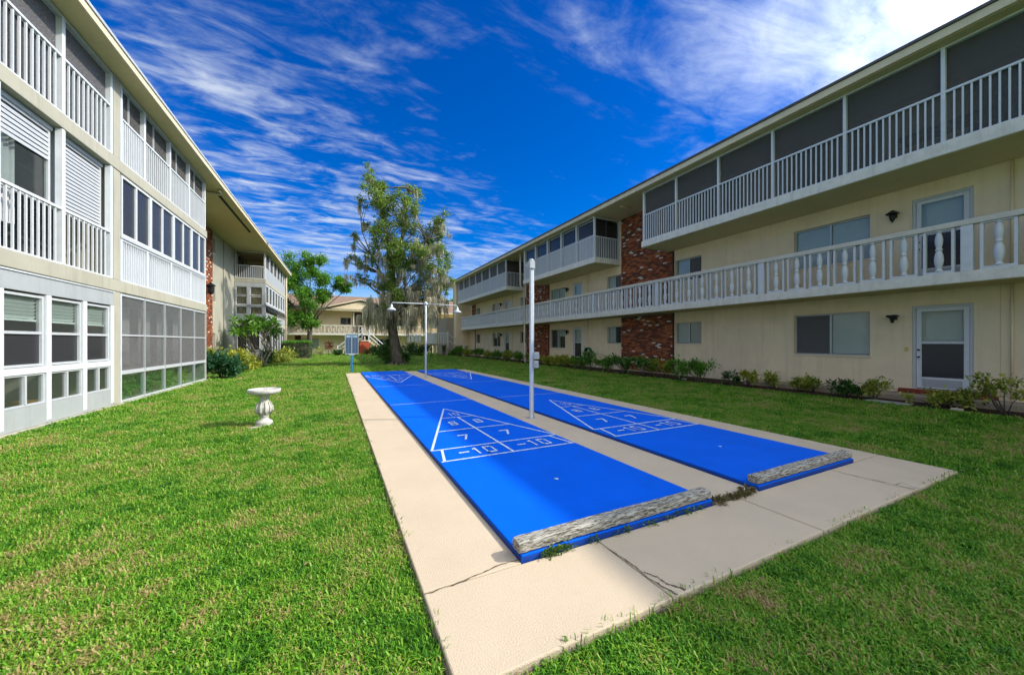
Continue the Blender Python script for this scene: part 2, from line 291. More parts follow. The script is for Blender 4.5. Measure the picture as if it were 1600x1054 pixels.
def window(par, fn, a0, a1, z0, z1, rec=-.11, cover=('blind', 'blind'), split=None, label=None, frame=None, sill=True, dark_first=False):
    """sliding window set back in its opening: frame > pane, mullion, blind, sill"""
    frame = frame or ALU; mb = MB(); ringframe(mb, fn, a0, a1, z0, z1, rec - .05, rec, .035); w = mb.build('window', frame, par)
    if label: w['label'] = label
    mid = split if split is not None else (a0 + a1) / 2
    mb = MB(); mb.b(fn, mid - .022, mid + .022, rec - .04, rec + .008, z0 + .035, z1 - .035); mb.build('mullion', frame, w)
    for i, (p, q) in enumerate(((a0 + .035, mid - .022), (mid + .022, a1 - .035))):
        mb = MB(); mb.b(fn, p, q, rec - .035, rec - .03, z0 + .035, z1 - .035); mb.build('pane', GLASS, w)
        cv = cover[i % len(cover)]
        if cv == 'screen': mb = MB(); mb.b(fn, p, q, rec - .012, rec - .009, z0 + .035, z1 - .035); mb.build('insect_screen', SCRG, w); cv = 'blind'
        if cv == 'blind': mb = MB(); blind_mesh(mb, fn, p, q, z0 + .04, z1 - .04, rec - .07, .045); mb.build('blind', BLIND, w)
        elif cv == 'vert': mb = MB(); blind_mesh(mb, fn, p, q, z0 + .04, z1 - .04, rec - .07, .09, True); mb.build('blind', BLIND, w)
        elif cv == 'shade': mb = MB(); mb.b(fn, p, q, rec - .065, rec - .06, z0 + .05, z1 - .04); mb.build('blind', BLIND, w)
        elif cv == 'half': mb = MB(); mb.b(fn, p, q, rec - .065, rec - .06, z0 + (z1 - z0) * .62, z1 - .04); mb.build('blind', BLIND, w)
        elif cv == 'curtain': mb = MB(); drape(mb, fn, p, p + (q - p) * .45, z0 + .04, z1 - .04, rec - .16, .02, 4); mb.build('curtain', CURT, w)
    mb = MB(); mb.b(fn, a0, a1, rec - .62, rec - .6, z0 - .05, z1 + .05); mb.build('room_darkness', DARK, w)
    if sill: mb = MB(); mb.b(fn, a0 - .03, a1 + .03, rec, .022, z0 - .05, z0 - .002); bevel(mb.build('sill', STUC, w), .006)
    return w
def storm_door(par, fn, a0, a1, z0, z1, rec=-.05, label=None, handle_high=True, full=False, handle_left=True):
    mb = MB(); mb.b(fn, a0, a0 + .06, rec - .04, rec + .03, z0, z1); mb.b(fn, a1 - .06, a1, rec - .04, rec + .03, z0, z1); mb.b(fn, a0 + .06, a1 - .06, rec - .04, rec + .03, z1 - .06, z1)
    d = mb.build('door', WALUM, par)
    if label: d['label'] = label
    p, q = a0 + .065, a1 - .065; st = .09; zm = z0 + (z1 - z0) * .555; zk = z0 + .30; zt = z1 - .15
    mb = MB(); mb.b(fn, p, p + st, rec - .02, rec + .02, z0 + .02, z1 - .065); mb.b(fn, q - st, q, rec - .02, rec + .02, z0 + .02, z1 - .065)
    mb.b(fn, p + st, q - st, rec - .02, rec + .02, zt, z1 - .065); mb.b(fn, p + st, q - st, rec - .02, rec + .02, zm - .025, zm + .025); mb.b(fn, p + st, q - st, rec - .02, rec + .02, z0 + .02, zk)
    bevel(mb.build('door_leaf', WHITE, d), .004)
    mb = MB(); mb.b(fn, p + st + .02, q - st - .02, rec + .021, rec + .026, z0 + .06, zk - .05); bevel(mb.build('kick_panel', PANELM, d), .004)
    mb = MB(); mb.b(fn, p + st, q - st, rec - .004, rec, zm + .025, zt); mb.build('upper_glass', GLASS, d)
    mb = MB(); mb.b(fn, p + st, q - st, rec - .004, rec, zk, zm - .025); mb.build('lower_glass', GLASSD, d)
    # the paneled entry door behind the storm door
    mb = MB(); mb.b(fn, a0, a1, rec - .16, rec - .12, z0, z1); mb.b(fn, p + st + .04, q - st - .04, rec - .12, rec - .105, zm + .06, zt - .05); mb.b(fn, p + st + .04, q - st - .04, rec - .12, rec - .105, zk + .05, zm - .08); bevel(mb.build('inner_door', BLIND, d), .008)
    mb = MB(); ha = q - .045 if handle_left else p + .045
    for zz_ in (z0 + .98, z0 + .80): c_ = fn(ha, rec + .045, zz_); mb.lathe([(.0, -.02), (.024, -.018), (.026, 0), (.024, .018), (0, .02)], c_, 10)
    mb.build('handle', BLACK, d)
    return d
def lantern(par, fn, a, z, style=0):
    mb = MB(); mb.b(fn, a - .05, a + .05, 0, .02, z - .06, z + .08); mb.b(fn, a - .012, a + .012, .02, .12, z + .02, z + .045)
    c_ = fn(a, .14, z)
    if style == 0: mb.lathe([(.03, .13), (.05, .11), (.14, .05), (.14, .035), (.055, .03), (.07, -.0), (.05, -.12), (.02, -.16), (.0, -.20)], c_, 6, smooth=False)
    else: mb.lathe([(.12, .06), (.125, .03), (.06, -.02), (.045, -.05), (.03, -.13), (0, -.15)], c_, 6, smooth=False)
    return mb.build('wall_lamp', BLACK, par)
BRICKC = None
def brickmat():
    m = bpy.data.materials.new('brick_faces'); m.use_nodes = True; t = m.node_tree; b = t.nodes['Principled BSDF']; b.inputs['Roughness'].default_value = .9; b.inputs['Specular IOR Level'].default_value = .15
    a = t.nodes.new('ShaderNodeAttribute'); a.attribute_name = 'tint'; r = t.nodes.new('ShaderNodeValToRGB'); r.color_ramp.interpolation = 'CONSTANT'
    cols = [(.0, (.11, .045, .028)), (.18, (.20, .06, .03)), (.40, (.30, .085, .035)), (.6, (.40, .12, .045)), (.74, (.15, .08, .06)), (.84, (.40, .15, .06)), (.935, (.66, .58, .49))]
    e = r.color_ramp.elements; e[0].position = 0; e[0].color = (*cols[0][1], 1); e[1].position = cols[1][0]; e[1].color = (*cols[1][1], 1)
    for p, c_ in cols[2:]: k = e.new(p); k.color = (*c_, 1)
    t.links.new(a.outputs['Fac'], r.inputs[0]); g = t.nodes.new('ShaderNodeNewGeometry'); n = t.nodes.new('ShaderNodeTexNoise'); n.inputs['Scale'].default_value = 45; t.links.new(g.outputs['Position'], n.inputs['Vector'])
    mx = t.nodes.new('ShaderNodeMix'); mx.data_type = 'RGBA'; mx.blend_type = 'OVERLAY'; mx.inputs['Factor'].default_value = .6; t.links.new(r.outputs[0], mx.inputs['A']); t.links.new(n.outputs['Fac'], mx.inputs['B']); t.links.new(mx.outputs['Result'], b.inputs['Base Color']); return m
BRICKC = brickmat()
def bricks(par, fn, a0, a1, z0, z1, d=0, seed=1):
    rr = random.Random(seed); mb = MB(); back = MB(); back.b(fn, a0, a1, d - .02, d + .028, z0, z1); back.build('mortar_bed', MORT, par)
    h = .068; z = z0 + .005; row = 0
    while z + h * .8 < z1:
        a = a0 - (row % 2) * .105
        while a < a1:
            p, q = max(a0, a), min(a1, a + .200)
            if q - p > .03: mb.b(fn, p + .001, q, d + .028, d + .042 + rr.random() * .008, z, min(z1, z + .058), 0, max(.001, rr.random()))
            a += .210
        z += h; row += 1
    return tag(mb.build('bricks', BRICKC, par), kind='stuff')
PM = {}
def picket_mesh(w, h, m=WHITE):
    k = (w, round(h, 2), m.name)
    if k not in PM:
        mb = MB(); mb.box(-w / 2, w / 2, -w / 2, w / 2, 0, h); PM[k] = mb.mesh('picket', m)
    return PM[k]
def pickets(par, fn, a0, a1, z0, z1, d, n, w=.03, m=WHITE):
    me = picket_mesh(w, z1 - z0, m)
    for k in range(1, n + 1): link('picket', me, par, fn(a0 + (a1 - a0) * k / (n + 1), d, z0))

# ------------------------------------------------------------------ ground
mb = MB(); mb.add([(-400, -400, 0), (400, -400, 0), (400, 900, 0), (-400, 900, 0)], [(0, 1, 2, 3)])
LAWN = mat('lawn', (.05, .12, .010), .95, .3, 3.5, .6, 40, .1, color2=(.12, .27, .02))
def lawn_nodes(m):
    t = m.node_tree; b = t.nodes['Principled BSDF']; src = b.inputs['Base Color'].links[0].from_socket; g = t.nodes.new('ShaderNodeNewGeometry')
    n = t.nodes.new('ShaderNodeTexNoise'); n.inputs['Scale'].default_value = 1.1; n.inputs['Detail'].default_value = 9; n.inputs['Roughness'].default_value = .72; t.links.new(g.outputs['Position'], n.inputs['Vector'])
    r = t.nodes.new('ShaderNodeValToRGB'); r.color_ramp.elements[0].position = .50; r.color_ramp.elements[1].position = .68; r.color_ramp.elements[0].color = (0, 0, 0, 1); r.color_ramp.elements[1].color = (.75, .75, .75, 1); t.links.new(n.outputs['Fac'], r.inputs[0])
    mx = t.nodes.new('ShaderNodeMix'); mx.data_type = 'RGBA'; t.links.new(r.outputs[0], mx.inputs['Factor']); t.links.new(src, mx.inputs['A']); mx.inputs['B'].default_value = (.13, .095, .045, 1); t.links.new(mx.outputs['Result'], b.inputs['Base Color'])
lawn_nodes(LAWN)
tag(mb.build('lawn', LAWN), kind='structure')
BX = 11.55
mb = MB(); pts = []
for k in range(120):
    y = -8 + k * 48 / 119; pts.append((BX + .12 * math.sin(y * 1.3) + .1 * math.sin(y * .45 + 1) + .04 * math.sin(y * 5) - (.5 if 9 < y < 15 else 0) * math.sin((y - 9) / 6 * math.pi), y))
vs_ = [(x, y, .012) for x, y in pts] + [(13.32, y, .035) for x, y in pts]; n_ = len(pts)
mb.add(vs_, [(i, n_ + i, n_ + i + 1, i + 1) for i in range(n_ - 1)]); tag(mb.build('planting_bed', MULCH), kind='structure')
mb = MB(); mb.box(12.55, 13.32, -8, 7.6, .0, .16); tag(bevel(mb.build('wall_walkway', APRON), .02, 2), kind='structure')
mb = MB(); mb.box(-4.4, -2.3, 40, 49.9, 0, .02)
tag(mb.build('far_path', CONC), kind='structure')
mb = MB(); mb.add([(5.2, 30.6, .01), (9.8, 34.6, .01), (9.6, 36.2, .01), (5.0, 32.0, .01)], [(0, 1, 2, 3)]); tag(mb.build('garden_path', CONC), kind='structure')

# concrete slab, poured in bays with open joints
SX0, SX1, SY0, SY1 = .445, 6.10, 1.39, 18.0; G = .007
slab = tag(link('concrete_slab', None, None, (0, 0, 0)), kind='structure')
mb = MB(); mb.box(SX0 + .01, SX1 - .01, SY0 + .01, SY1 - .01, -.05, .032); mb.build('joint_bed', JOINT, slab)
bays = [(SX0, 1.67, SY0, 2.03), (1.67, 3.27, SY0, 2.03), (3.27, 4.89, SY0, 2.03), (4.89, SX1, SY0, 2.03)]
for x0, x1 in ((SX0, 1.07), (2.93, 3.60), (5.46, SX1)):
    ys = [2.03, 7.2, 12.6, 18.0] if x0 < 1 else [2.03, 9.9, 18.0]
    for i in range(len(ys) - 1): bays.append((x0, x1, ys[i], ys[i + 1]))
for x0, x1, y0, y1 in bays:
    mb = MB(); g0 = G if x0 not in (SX0, 2.93, 3.60) or y1 < 3 else 0
    mb.box(x0 + (G / 2 if x0 > SX0 else 0), x1 - (G / 2 if x1 < SX1 else 0), y0 + (G / 2 if y0 > SY0 else 0), y1 - (G / 2 if y1 < SY1 else 0), -.05, .05 + rng.uniform(-.0015, .0015))
    bevel(mb.build('slab_bay', CONC, slab), .008, 2)
def crack(p, q, seed, w=.004):
    rr = random.Random(seed); n = 26; vs_ = []; fs = []; off = 0
    dx, dy = q[0] - p[0], q[1] - p[1]; l_ = math.hypot(dx, dy); nx, ny = -dy / l_, dx / l_
    for i in range(n + 1):
        t = i / n; off += rr.uniform(-.008, .008); ww = w * (.4 + rr.random())
        vs_ += [(p[0] + dx * t + nx * (off - ww), p[1] + dy * t + ny * (off - ww), .0535), (p[0] + dx * t + nx * (off + ww), p[1] + dy * t + ny * (off + ww), .0535)]
    for i in range(n): fs.append((2 * i, 2 * i + 2, 2 * i + 3, 2 * i + 1))
    return vs_, fs
mb = MB()
for p, q, s_ in (((1.67, 1.9), (1.70, 1.39), 1), ((1.69, 1.62), (1.75, 1.39), 2), ((4.89, 2.0), (4.92, 1.39), 3), ((.445, 2.02), (1.07, 2.05), 4)): mb.add(*crack(p, q, s_))
mb.build('crack', JOINT, slab)
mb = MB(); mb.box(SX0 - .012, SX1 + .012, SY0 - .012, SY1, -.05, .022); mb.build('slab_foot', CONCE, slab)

# ------------------------------------------------------------------ shuffleboard lanes
def bar2(mb, p, q, w, z, mi=0):
    dx, dy = q[0] - p[0], q[1] - p[1]; l_ = math.hypot(dx, dy); nx, ny = -dy / l_ * w / 2, dx / l_ * w / 2
    mb.add([(p[0] - nx, p[1] - ny, z), (q[0] - nx, q[1] - ny, z), (q[0] + nx, q[1] + ny, z), (p[0] + nx, p[1] + ny, z)], [(0, 1, 2, 3)], mi)
SEG = {'1': [(.42, 0, .62, 1), (.22, .76, .42, .92)], '0': [(0, 0, .17, .86), (.83, .14, 1, 1), (.0, .86, 1, 1), (0, 0, 1, .14)],
       '8': [(0, 0, .2, 1), (.8, 0, 1, 1), (.2, 0, .8, .15), (.2, .85, .8, 1), (.2, .43, .8, .57)], '-': [(0, .44, 1, .58)], '7': None}
def glyph(mb, ch, cx, cy, w, h, z, sgn):
    def P(x, y): return (cx + sgn * (x - .5) * w, cy + sgn * (y - .5) * h, z)
    if ch == '7':
        for poly in ([(0, .84), (1, .84), (1, 1), (0, 1)], [(.2, 0), (.42, 0), (1, .84), (.76, .84)]): mb.add([P(*p) for p in poly], [(0, 1, 2, 3)])
        return
    for x0, y0, x1, y1 in SEG[ch]: mb.add([P(x0, y0), P(x1, y0), P(x1, y1), P(x0, y1)], [(0, 1, 2, 3)])
def lane(xc, label):
    Y0, Y1, hw = 2.04, 17.8, .93
    t = thing('shuffleboard_lane', label, 'shuffleboard lane', (xc, Y0, .05), 0, 'shuffleboard lanes')
    mb = MB(); LN = Y1 - Y0; n = 40; tops = []
    mb.box(-hw, hw, 0, LN, 0, .042); o = bevel(mb.build('painted_surface', BLUE, t), .006, 2)
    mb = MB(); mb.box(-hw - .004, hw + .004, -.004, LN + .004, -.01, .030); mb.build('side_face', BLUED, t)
    z = .0463; w = .032; ym = LN / 2
    for sgn in (1, -1):
        Y = lambda y: ym + sgn * (y - ym)
        m10, m7, m8, mt, ap, dl = 1.98, 2.44, 3.36, 4.28, 5.19, 6.12
        mb = MB(); H_ = .915
        def hx(y): return H_ * (ap - y) / (ap - m7)          # half width of the triangle at y
        bar2(mb, (-hw + .01, Y(dl)), (hw - .01, Y(dl)), w * .7, z); mb.build('dead_line', LINE, t)
        mb = MB()
        bar2(mb, (-hx(m7), Y(m7)), (0, Y(ap)), w, z); bar2(mb, (hx(m7), Y(m7)), (0, Y(ap)), w, z + .0004)
        for yy in (m7, m8, mt): bar2(mb, (-hx(yy), Y(yy)), (hx(yy), Y(yy)), w, z + .0008)
        bar2(mb, (0, Y(m10)), (0, Y(mt)), w, z + .0012); bar2(mb, (-H_ + .0, Y(m10)), (H_, Y(m10)), w, z + .0004)
        bar2(mb, (-H_ * .96, Y(m10)), (-H_ * .86, Y(m7)), w, z + .0016); bar2(mb, (H_ * .96, Y(m10)), (H_ * .86, Y(m7)), w, z + .0016)
        mb.build('score_triangle', LINE, t)
        for name, chs, cx, cy, w_, h_ in (('number_ten', '10', 0, mt + .27, .085, .24), ('number_eight', '8', -.22, (m8 + mt) / 2, .12, .26), ('number_eight', '8', .22, (m8 + mt) / 2, .12, .26),
                                     ('number_seven', '7', -.33, (m7 + m8) / 2, .15, .26), ('number_seven', '7', .33, (m7 + m8) / 2, .15, .26), ('number_ten_off', '-10', -.40, (m10 + m7) / 2, .13, .26), ('number_ten_off', '-10', .40, (m10 + m7) / 2, .13, .26)):
            mb = MB(); n_ = len(chs)
            for i, ch in enumerate(chs): glyph(mb, ch, sgn * (cx + (i - (n_ - 1) / 2) * w_ * 1.3), Y(cy), w_, h_, z + .002, sgn)
            mb.build(name, LINE, t)
    mb = MB(); mb.lathe([(.022, z), (.022, z + .001)], (-.02, .99, 0), 14); mb.build('centre_spot', LINE, t)
    return t
lane(2.0, 'blue shuffleboard lane nearer the lawn with the birdbath, half in sun')
lane(4.53, 'blue shuffleboard lane nearer the balustraded building, all in shade')
def timber(x0, x1, label, seed):
    t = thing('timber_beam', label, 'timber beam', ((x0 + x1) / 2, 2.10, .092), 0, 'weathered timbers at the lane ends')
    rr = random.Random(seed); n = 90; m = 16; vs_ = []; fs = []; L_ = x1 - x0
    ph = [rr.uniform(0, 6) for _ in range(m)]
    for i in range(n + 1):
        x = -L_ / 2 + L_ * i / n
        for k in range(m):
            a = 2 * math.pi * k / m + math.pi / m; r_ = min(.050 / max(abs(math.cos(a)), abs(math.sin(a))), .062)
            r_ += .002 * math.sin(x * 5 + ph[k]) + rr.uniform(-.0022, .0022) - (.006 if i in (0, n) else 0)
            vs_.append((x, r_ * math.cos(a) * 1.12, .038 + r_ * math.sin(a) * .76))
    for i in range(n):
        for k in range(m): k2 = (k + 1) % m; fs.append((i * m + k, i * m + k2, (i + 1) * m + k2, (i + 1) * m + k))
    fs.append(tuple(range(m))); fs.append(tuple(n * m + k for k in range(m))[::-1])
    mb = MB(); mb.add(vs_, fs, 0, False); mb.build('beam', WOOD, t)
    mb = MB()
    for k in range(5):
        a = rr.uniform(-L_ / 2 + .1, L_ / 2 - .4); mb.add([(a, -.0575, .03 + .012 * k), (a + .35, -.0575, .034 + .012 * k), (a + .35, -.0575, .037 + .012 * k)], [(0, 1, 2)])
    mb.build('split', JOINT, t)
    mb = MB()
    for xx in (-L_ / 2 - .001, L_ / 2 + .001): mb.lathe([(.028, -.01), (.028, .01)], (0, 0, 0), 8)
    return t
timber(1.06, 2.93, 'weathered grey timber across the near end of the partly sunlit lane', 3)
timber(3.62, 5.47, 'weathered grey timber across the near end of the shaded lane', 4)

# ------------------------------------------------------------------ right building (balustraded walkway, screened top porches)
WX = 13.3; fr = F_R(WX); Z1, Z2, Z3, ZR = .16, 2.98, 5.70, 7.76
RB = thing('apartment_building', 'long beige three storey building with white balustrade walkway and brick panels', 'building', (WX, 0, 0))
def LB(fn, ox): return lambda a, d, z: (fn(a, d, z)[0] - ox, fn(a, d, z)[1], z)
fr = LB(fr, WX)
wins = [(4.60, 6.45, 0), (9.72, 10.98, 1), (14.27, 15.36, 1), (19.33, 21.15, 0), (24.62, 25.62, 1), (29.47, 31.25, 0), (34.48, 35.6, 1), (-5.3, -3.5, 0)]
doors = [(2.79, 3.79), (17.53, 18.5), (27.57, 28.55), (-2.6, -1.6)]
def zwin(k, fl): return ((1.07, 2.31) if k == 0 else (1.39, 2.29)) if fl == 0 else ((3.78, 5.0) if k == 0 else (4.06, 4.98))
holes = []
for a0, a1, k in wins:
    for fl in (0, 1): holes.append((a0, a1, *zwin(k, fl)))
for a0, a1 in doors: holes += [(a0, a1, .28, 2.37), (a0, a1, 3.0, 5.08)]
for a0, a1 in ((4.3, 6.7), (8.2, 10.2), (1.2, 2.9), (15.8, 18.2), (19.0, 21.0), (26.2, 28.4), (30.2, 32.6)): holes.append((a0, a1, 5.72, 7.6))
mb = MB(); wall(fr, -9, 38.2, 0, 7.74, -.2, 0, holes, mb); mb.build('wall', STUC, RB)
mb = MB(); mb.box(.64, 10.6, -9, 38.2, 0, 7.74); mb.build('building_core', DARK, RB)
mb = MB(); mb.box(10.6, 10.8, -9, 38.2, 0, 7.74); mb.box(.2, 10.6, -9.2, -9, 0, 7.74); mb.build('rear_wall', STUC, RB)
mb = MB(); mb.box(-.0, .0 + .2, 38.2, 40.2, 0, 7.74); mb.box(-1.6, 0, 37.4, 38.3, 0, 7.72); mb.build('end_pier', STUC, RB)
mb = MB(); mb.box(-1.95, 10.9, -9.2, 40.2, 7.79, 7.99); mb.build('roof', ROOFM, RB)
mb = MB(); mb.box(-1.93, .7, -9.2, 40.15, 7.745, 7.785); mb.build('soffit', SOFF, RB)
mb = MB(); mb.box(-1.99, -1.952, -9.2, 40.2, 7.755, 7.935); mb.box(-1.95, 10.9, 40.2, 40.24, 7.755, 7.935); bevel(mb.build('fascia', FASC, RB), .004)
mb = MB(); mb.box(-2.03, -1.95, -9.2, 40.25, 7.94, 8.0); mb.build('drip_edge', DRIP, RB)
for i, ((a0, a1, k)) in enumerate(wins):
    for fl in (0, 1):
        z0, z1 = zwin(k, fl); cv = [('vert', 'screen'), ('blind', 'shade'), ('curtain', 'shade'), ('half', 'curtain'), ('none', 'curtain'), ('none', 'half'), ('none', 'none'), ('blind', 'blind')][i][::1]
        if fl == 0 and i == 0: cv = ('shade', 'screen')
        if fl == 1: cv = ('shade', 'shade') if k == 0 else ('screen', 'shade')
        window(RB, fr, a0 + .002, a1 - .002, z0 + .002, z1 - .002, cover=cv)
for i, (a0, a1) in enumerate(doors):
    for fl in (0, 1):
        z0, z1 = (.28, 2.37) if fl == 0 else (3.0, 5.08); storm_door(RB, fr, a0 + .003, a1 - .003, z0, z1 - .003)
        if fl == 0: mb = MB(); mb.b(fr, a0 - .35, a1 + .22, .0, .14, .16, .27); bevel(mb.build('threshold', REDP, RB), .01)
        mb = MB(); mb.b(fr, a0, a1, -.4, -.38, z0, z1); mb.build('hall_darkness', DARK, RB)
        lantern(RB, fr, (4.11, 18.98, 29.1, -1.2)[i], 2.10 if fl == 0 else 4.78, 1 if (fl == 0 and i == 0) else 0)
mb = MB(); mb.b(fr, 3.86, 3.92, 0, .015, 1.22, 1.33); mb.build('doorbell_plate', mat('brass', (.5, .38, .12), .35, .1, 20, metallic=.8), RB)
for a in (2.26, 16.98, 26.9): mb = MB(); mb.tube([fr(a, .03, .2), fr(a, .03, 2.72)], .022, 6); mb.tube([fr(a, .03, 2.99), fr(a, .03, 5.42)], .022, 6); mb.build('wall_conduit', STUC, RB)
for a in (2.42, 9.2): mb = MB(); mb.b(fr, a - .006, a + .006, .0, .004, .2, 2.74); mb.build('wall_joint', SOFF, RB)
for i, (a0, a1) in enumerate(((11.07, 14.22), (21.26, 24.5), (35.8, 36.8))):
    if i < 2: bricks(RB, fr, a0, a1, .1, 2.735, .0, i); bricks(RB, fr, a0, a1, 2.985, 7.74, .0, i + 10)
    else: bricks(RB, fr, a0, a1, 2.985, 5.4, .0, i); 
    mb = MB(); mb.b(fr, a0 - .055, a0 - .002, 0, .06, .1, 2.735); mb.b(fr, a0 - .055, a0 - .002, 0, .06, 2.985, 5.44); mb.build('brick_trim', BROWNT, RB)
# walkway slab and balustrade
mb = MB(); mb.b(fr, -9, 37.2, .003, 1.14, 2.742, 2.98); bevel(mb.build('walkway_slab', SLABM, RB), .012, 2)
mb = MB(); mb.b(fr, -9, 37.15, .01, 1.12, 2.733, 2.741); mb.build('walkway_soffit', SOFF, RB)
bal = tag(link('balustrade', None, RB, (0, 0, 0)))
mb = MB(); mb.b(fr, -9, 37.2, 1.0, 1.16, 3.965, 4.085); bevel(mb.build('handrail_cap', CAPM, bal), .012, 2)
mb = MB(); mb.lathe([(.062, 0), (.066, .012), (.064, .03), (.046, .045), (.044, .07), (.052, .1), (.072, .19), (.078, .27), (.070, .36), (.050, .44), (.044, .47), (.060, .482), (.062, .5), (.044, .515), (.046, .55), (.062, .63), (.066, .71), (.056, .79), (.040, .85), (.038, .875), (.056, .89), (.060, .905), (.060, .925)], n=12)
balm = mb.mesh('baluster', WHITE)
mb = MB(); mb.box(-.05, .05, -.235, .235, 0, .055); mb.box(-.045, .045, -.235, -.190, .056, .98); mb.box(-.045, .045, .190, .235, .056, .98); mb.box(-.045, .045, -.19, .19, .955, .98)
frm = mb.mesh('baluster_frame', WHITE)
mb = MB(); mb.box(-.06, .06, -.085, .085, 0, .985); postm = mb.mesh('railing_post', WHITE)
for k in range(-2, 10):
    ya = 2.65 + 4.16 * k
    if -6 < ya < 37.3: link('railing_post', postm, bal, (-1.08, ya, 2.98))
    for j in range(7):
        y = ya + .41 + j * .5567
        if .3 < y < 37.0: o = link('baluster_frame', frm, bal, (-1.08, y, 2.981)); link('baluster', balm, bal, (-1.08, y, 3.036))
# top floor porches
def porch(par, fn, cx, posts, near_end, style, name, zf=Z3, zr=6.80, zt=ZR, D=1.65, n_p=13, upto=None):
    a0, a1 = posts[0], posts[-1]
    mb = MB(); mb.b(fn, a0 - .10, a1 + .10, .003, D + .03, zf - .26, zf); bevel(mb.build('porch_slab', SLABM, par), .012, 2)
    mb = MB(); mb.b(fn, a0 - .08, a1 + .08, .01, D, zf - .268, zf - .261); mb.build('porch_soffit', SOFF, par)
    rl = link('porch_railing', None, par, (0, 0, 0))
    mb = MB(); mb.b(fn, a0, a1, D - .055, D - .005, zr - .05, zr); mb.b(fn, a0, a1, D - .045, D - .015, zf + .0, zf + .035); bevel(mb.build('rail', WHITE, rl), .004)
    for i, p in enumerate(posts):
        w = .065 if 0 < i < len(posts) - 1 else .085
        mb = MB(); mb.b(fn, p - w / 2, p + w / 2, D - .09, D + .004, zf, zt - .016); bevel(mb.build('porch_post', WHITE, rl), .004)
    for i in range(len(posts) - 1):
        p, q = posts[i] + .035, posts[i + 1] - .035
        if upto is None or q > upto: pickets(rl, fn, p, q, zf + .03, zr - .05, D - .03, n_p, .028)
        mb = MB()
        if style == 'screen':
            mb.b(fn, p, q, D - .085, D - .082, zr - .02, zt - .05); mb.build('insect_screen', SCRD, par); mb = MB(); mb.b(fn, p, q, D - .085, D - .082, zf + .03, zr - .02); mb.build('insect_screen', SCRL, par)
        elif style == 'glazed':
            ringframe(mb, fn, p + .06, q - .04, zr + .06, zt - .12, D - .15, D - .10, .035); mb.build('vinyl_window', GREYP, par)
            mb = MB(); mb.b(fn, p + .09, q - .07, D - .13, D - .126, zr + .09, zt - .15); mb.build('pane', GLASSD, par)
            mb = MB(); mb.b(fn, p, q, D - .20, D - .17, zf + .01, zr + .04); mb.build('infill_panel', GREYP, par)
        else:
            mb.b(fn, p, q, D - .10, D - .097, zr, zt - .05); mb.build('insect_screen', SCRG, par)
            mb = MB(); mb.b(fn, p, q, D - .12, D - .10, zf + .01, zr - .03); mb.build('infill_panel', GREYP, par)
    mb = MB(); mb.b(fn, a0, a1, D - .10, D - .0, zt - .05, zt - .017); mb.build('head_rail', WHITE, par)
    return rl
P1 = [-.52 - 1.69 * k for k in (2, 1)][:0] + [-3.9, -2.21, -.52, 1.17, 2.86, 4.52, 6.21, 7.90, 9.59, 11.18]
P2 = [14.42, 15.92, 17.38, 18.87, 20.33, 21.83]; P3 = [24.82, 26.44, 28.06, 29.78, 31.42, 33.11, 34.79, 36.43]
porch(RB, fr, WX, P1, False, 'screen', 'p1', upto=.5, n_p=13)
porch(RB, fr, WX, P2, True, 'glazed', 'p2', n_p=11)
porch(RB, fr, WX, P3, True, 'dark', 'p3', n_p=11)
def end_panel(par, ya, x_in, x_out, style, zf=Z3, zr=6.80, zt=ZR, n_p=13, m=WHITE):
    """the short side of a porch, facing the camera; x from the outer post to the wall"""
    fn = lambda a, d, z: (a, ya - d, z)
    rl = link('porch_railing', None, par, (0, 0, 0)); lo, hi = sorted((x_in, x_out))
    mb = MB(); mb.b(fn, lo, hi, -.02, .03, zr - .05, zr); mb.b(fn, lo, hi, -.02, .02, zf + .002, zf + .04); mb.build('rail', m, rl)
    mb = MB(); w_ = .05 if x_in > x_out else -.05
    mb.b(fn, x_in - w_, x_in, -.03, .03, zf, zt - .02); mb.build('porch_post', m, rl)
    pickets(rl, fn, x_out, x_in, zf + .03, zr - .05, 0, n_p, .03, m)
    mb = MB(); mb.b(fn, lo, hi, -.03, .03, zt - .07, zt - .018); mb.build('head_rail', m, rl)
    mb = MB()
    if style == 'glazed':
        mb.b(fn, lo + .05, hi - .05, -.09, -.085, zf + .05, zt - .08); mb.build('pane', GLASSD, par); mb = MB(); mb.b(fn, (lo + hi) / 2 - .02, (lo + hi) / 2 + .02, -.10, -.06, zf, zt - .07); mb.build('mullion', DRIP, par)
    elif style == 'open': pass
    else: mb.b(fn, lo, hi, -.08, -.077, zf + .03, zt - .07); mb.build('insect_screen', SCRD, par)
end_panel(RB, P2[0] - .0, -.01, -1.62, 'glazed'); end_panel(RB, P3[0], -.01, -1.62, 'screen', n_p=12)
for a0, a1 in ((4.3, 6.7), (8.2, 10.2), (1.2, 2.9), (15.8, 18.2), (19.0, 21.0), (26.2, 28.4), (30.2, 32.6)):
    mb = MB(); ringframe(mb, fr, a0 + .01, a1 - .01, 5.73, 7.59, -.12, -.06, .05); mb.b(fr, (a0 + a1) / 2 - .03, (a0 + a1) / 2 + .03, -.1, -.05, 5.78, 7.54); w = mb.build('sliding_door', WALUM, RB)
    mb = MB(); mb.b(fr, a0 + .05, a1 - .05, -.1, -.095, 5.78, 7.54); mb.build('pane', GLASSD, w)
    mb = MB(); blind_mesh(mb, fr, a0 + .06, a0 + (a1 - a0) * .6, 5.8, 7.5, -.17, .1, True); mb.build('blind', BLIND, w)
for a, x in ((13.3, -1.4), (22.8, -1.4)):
    pass
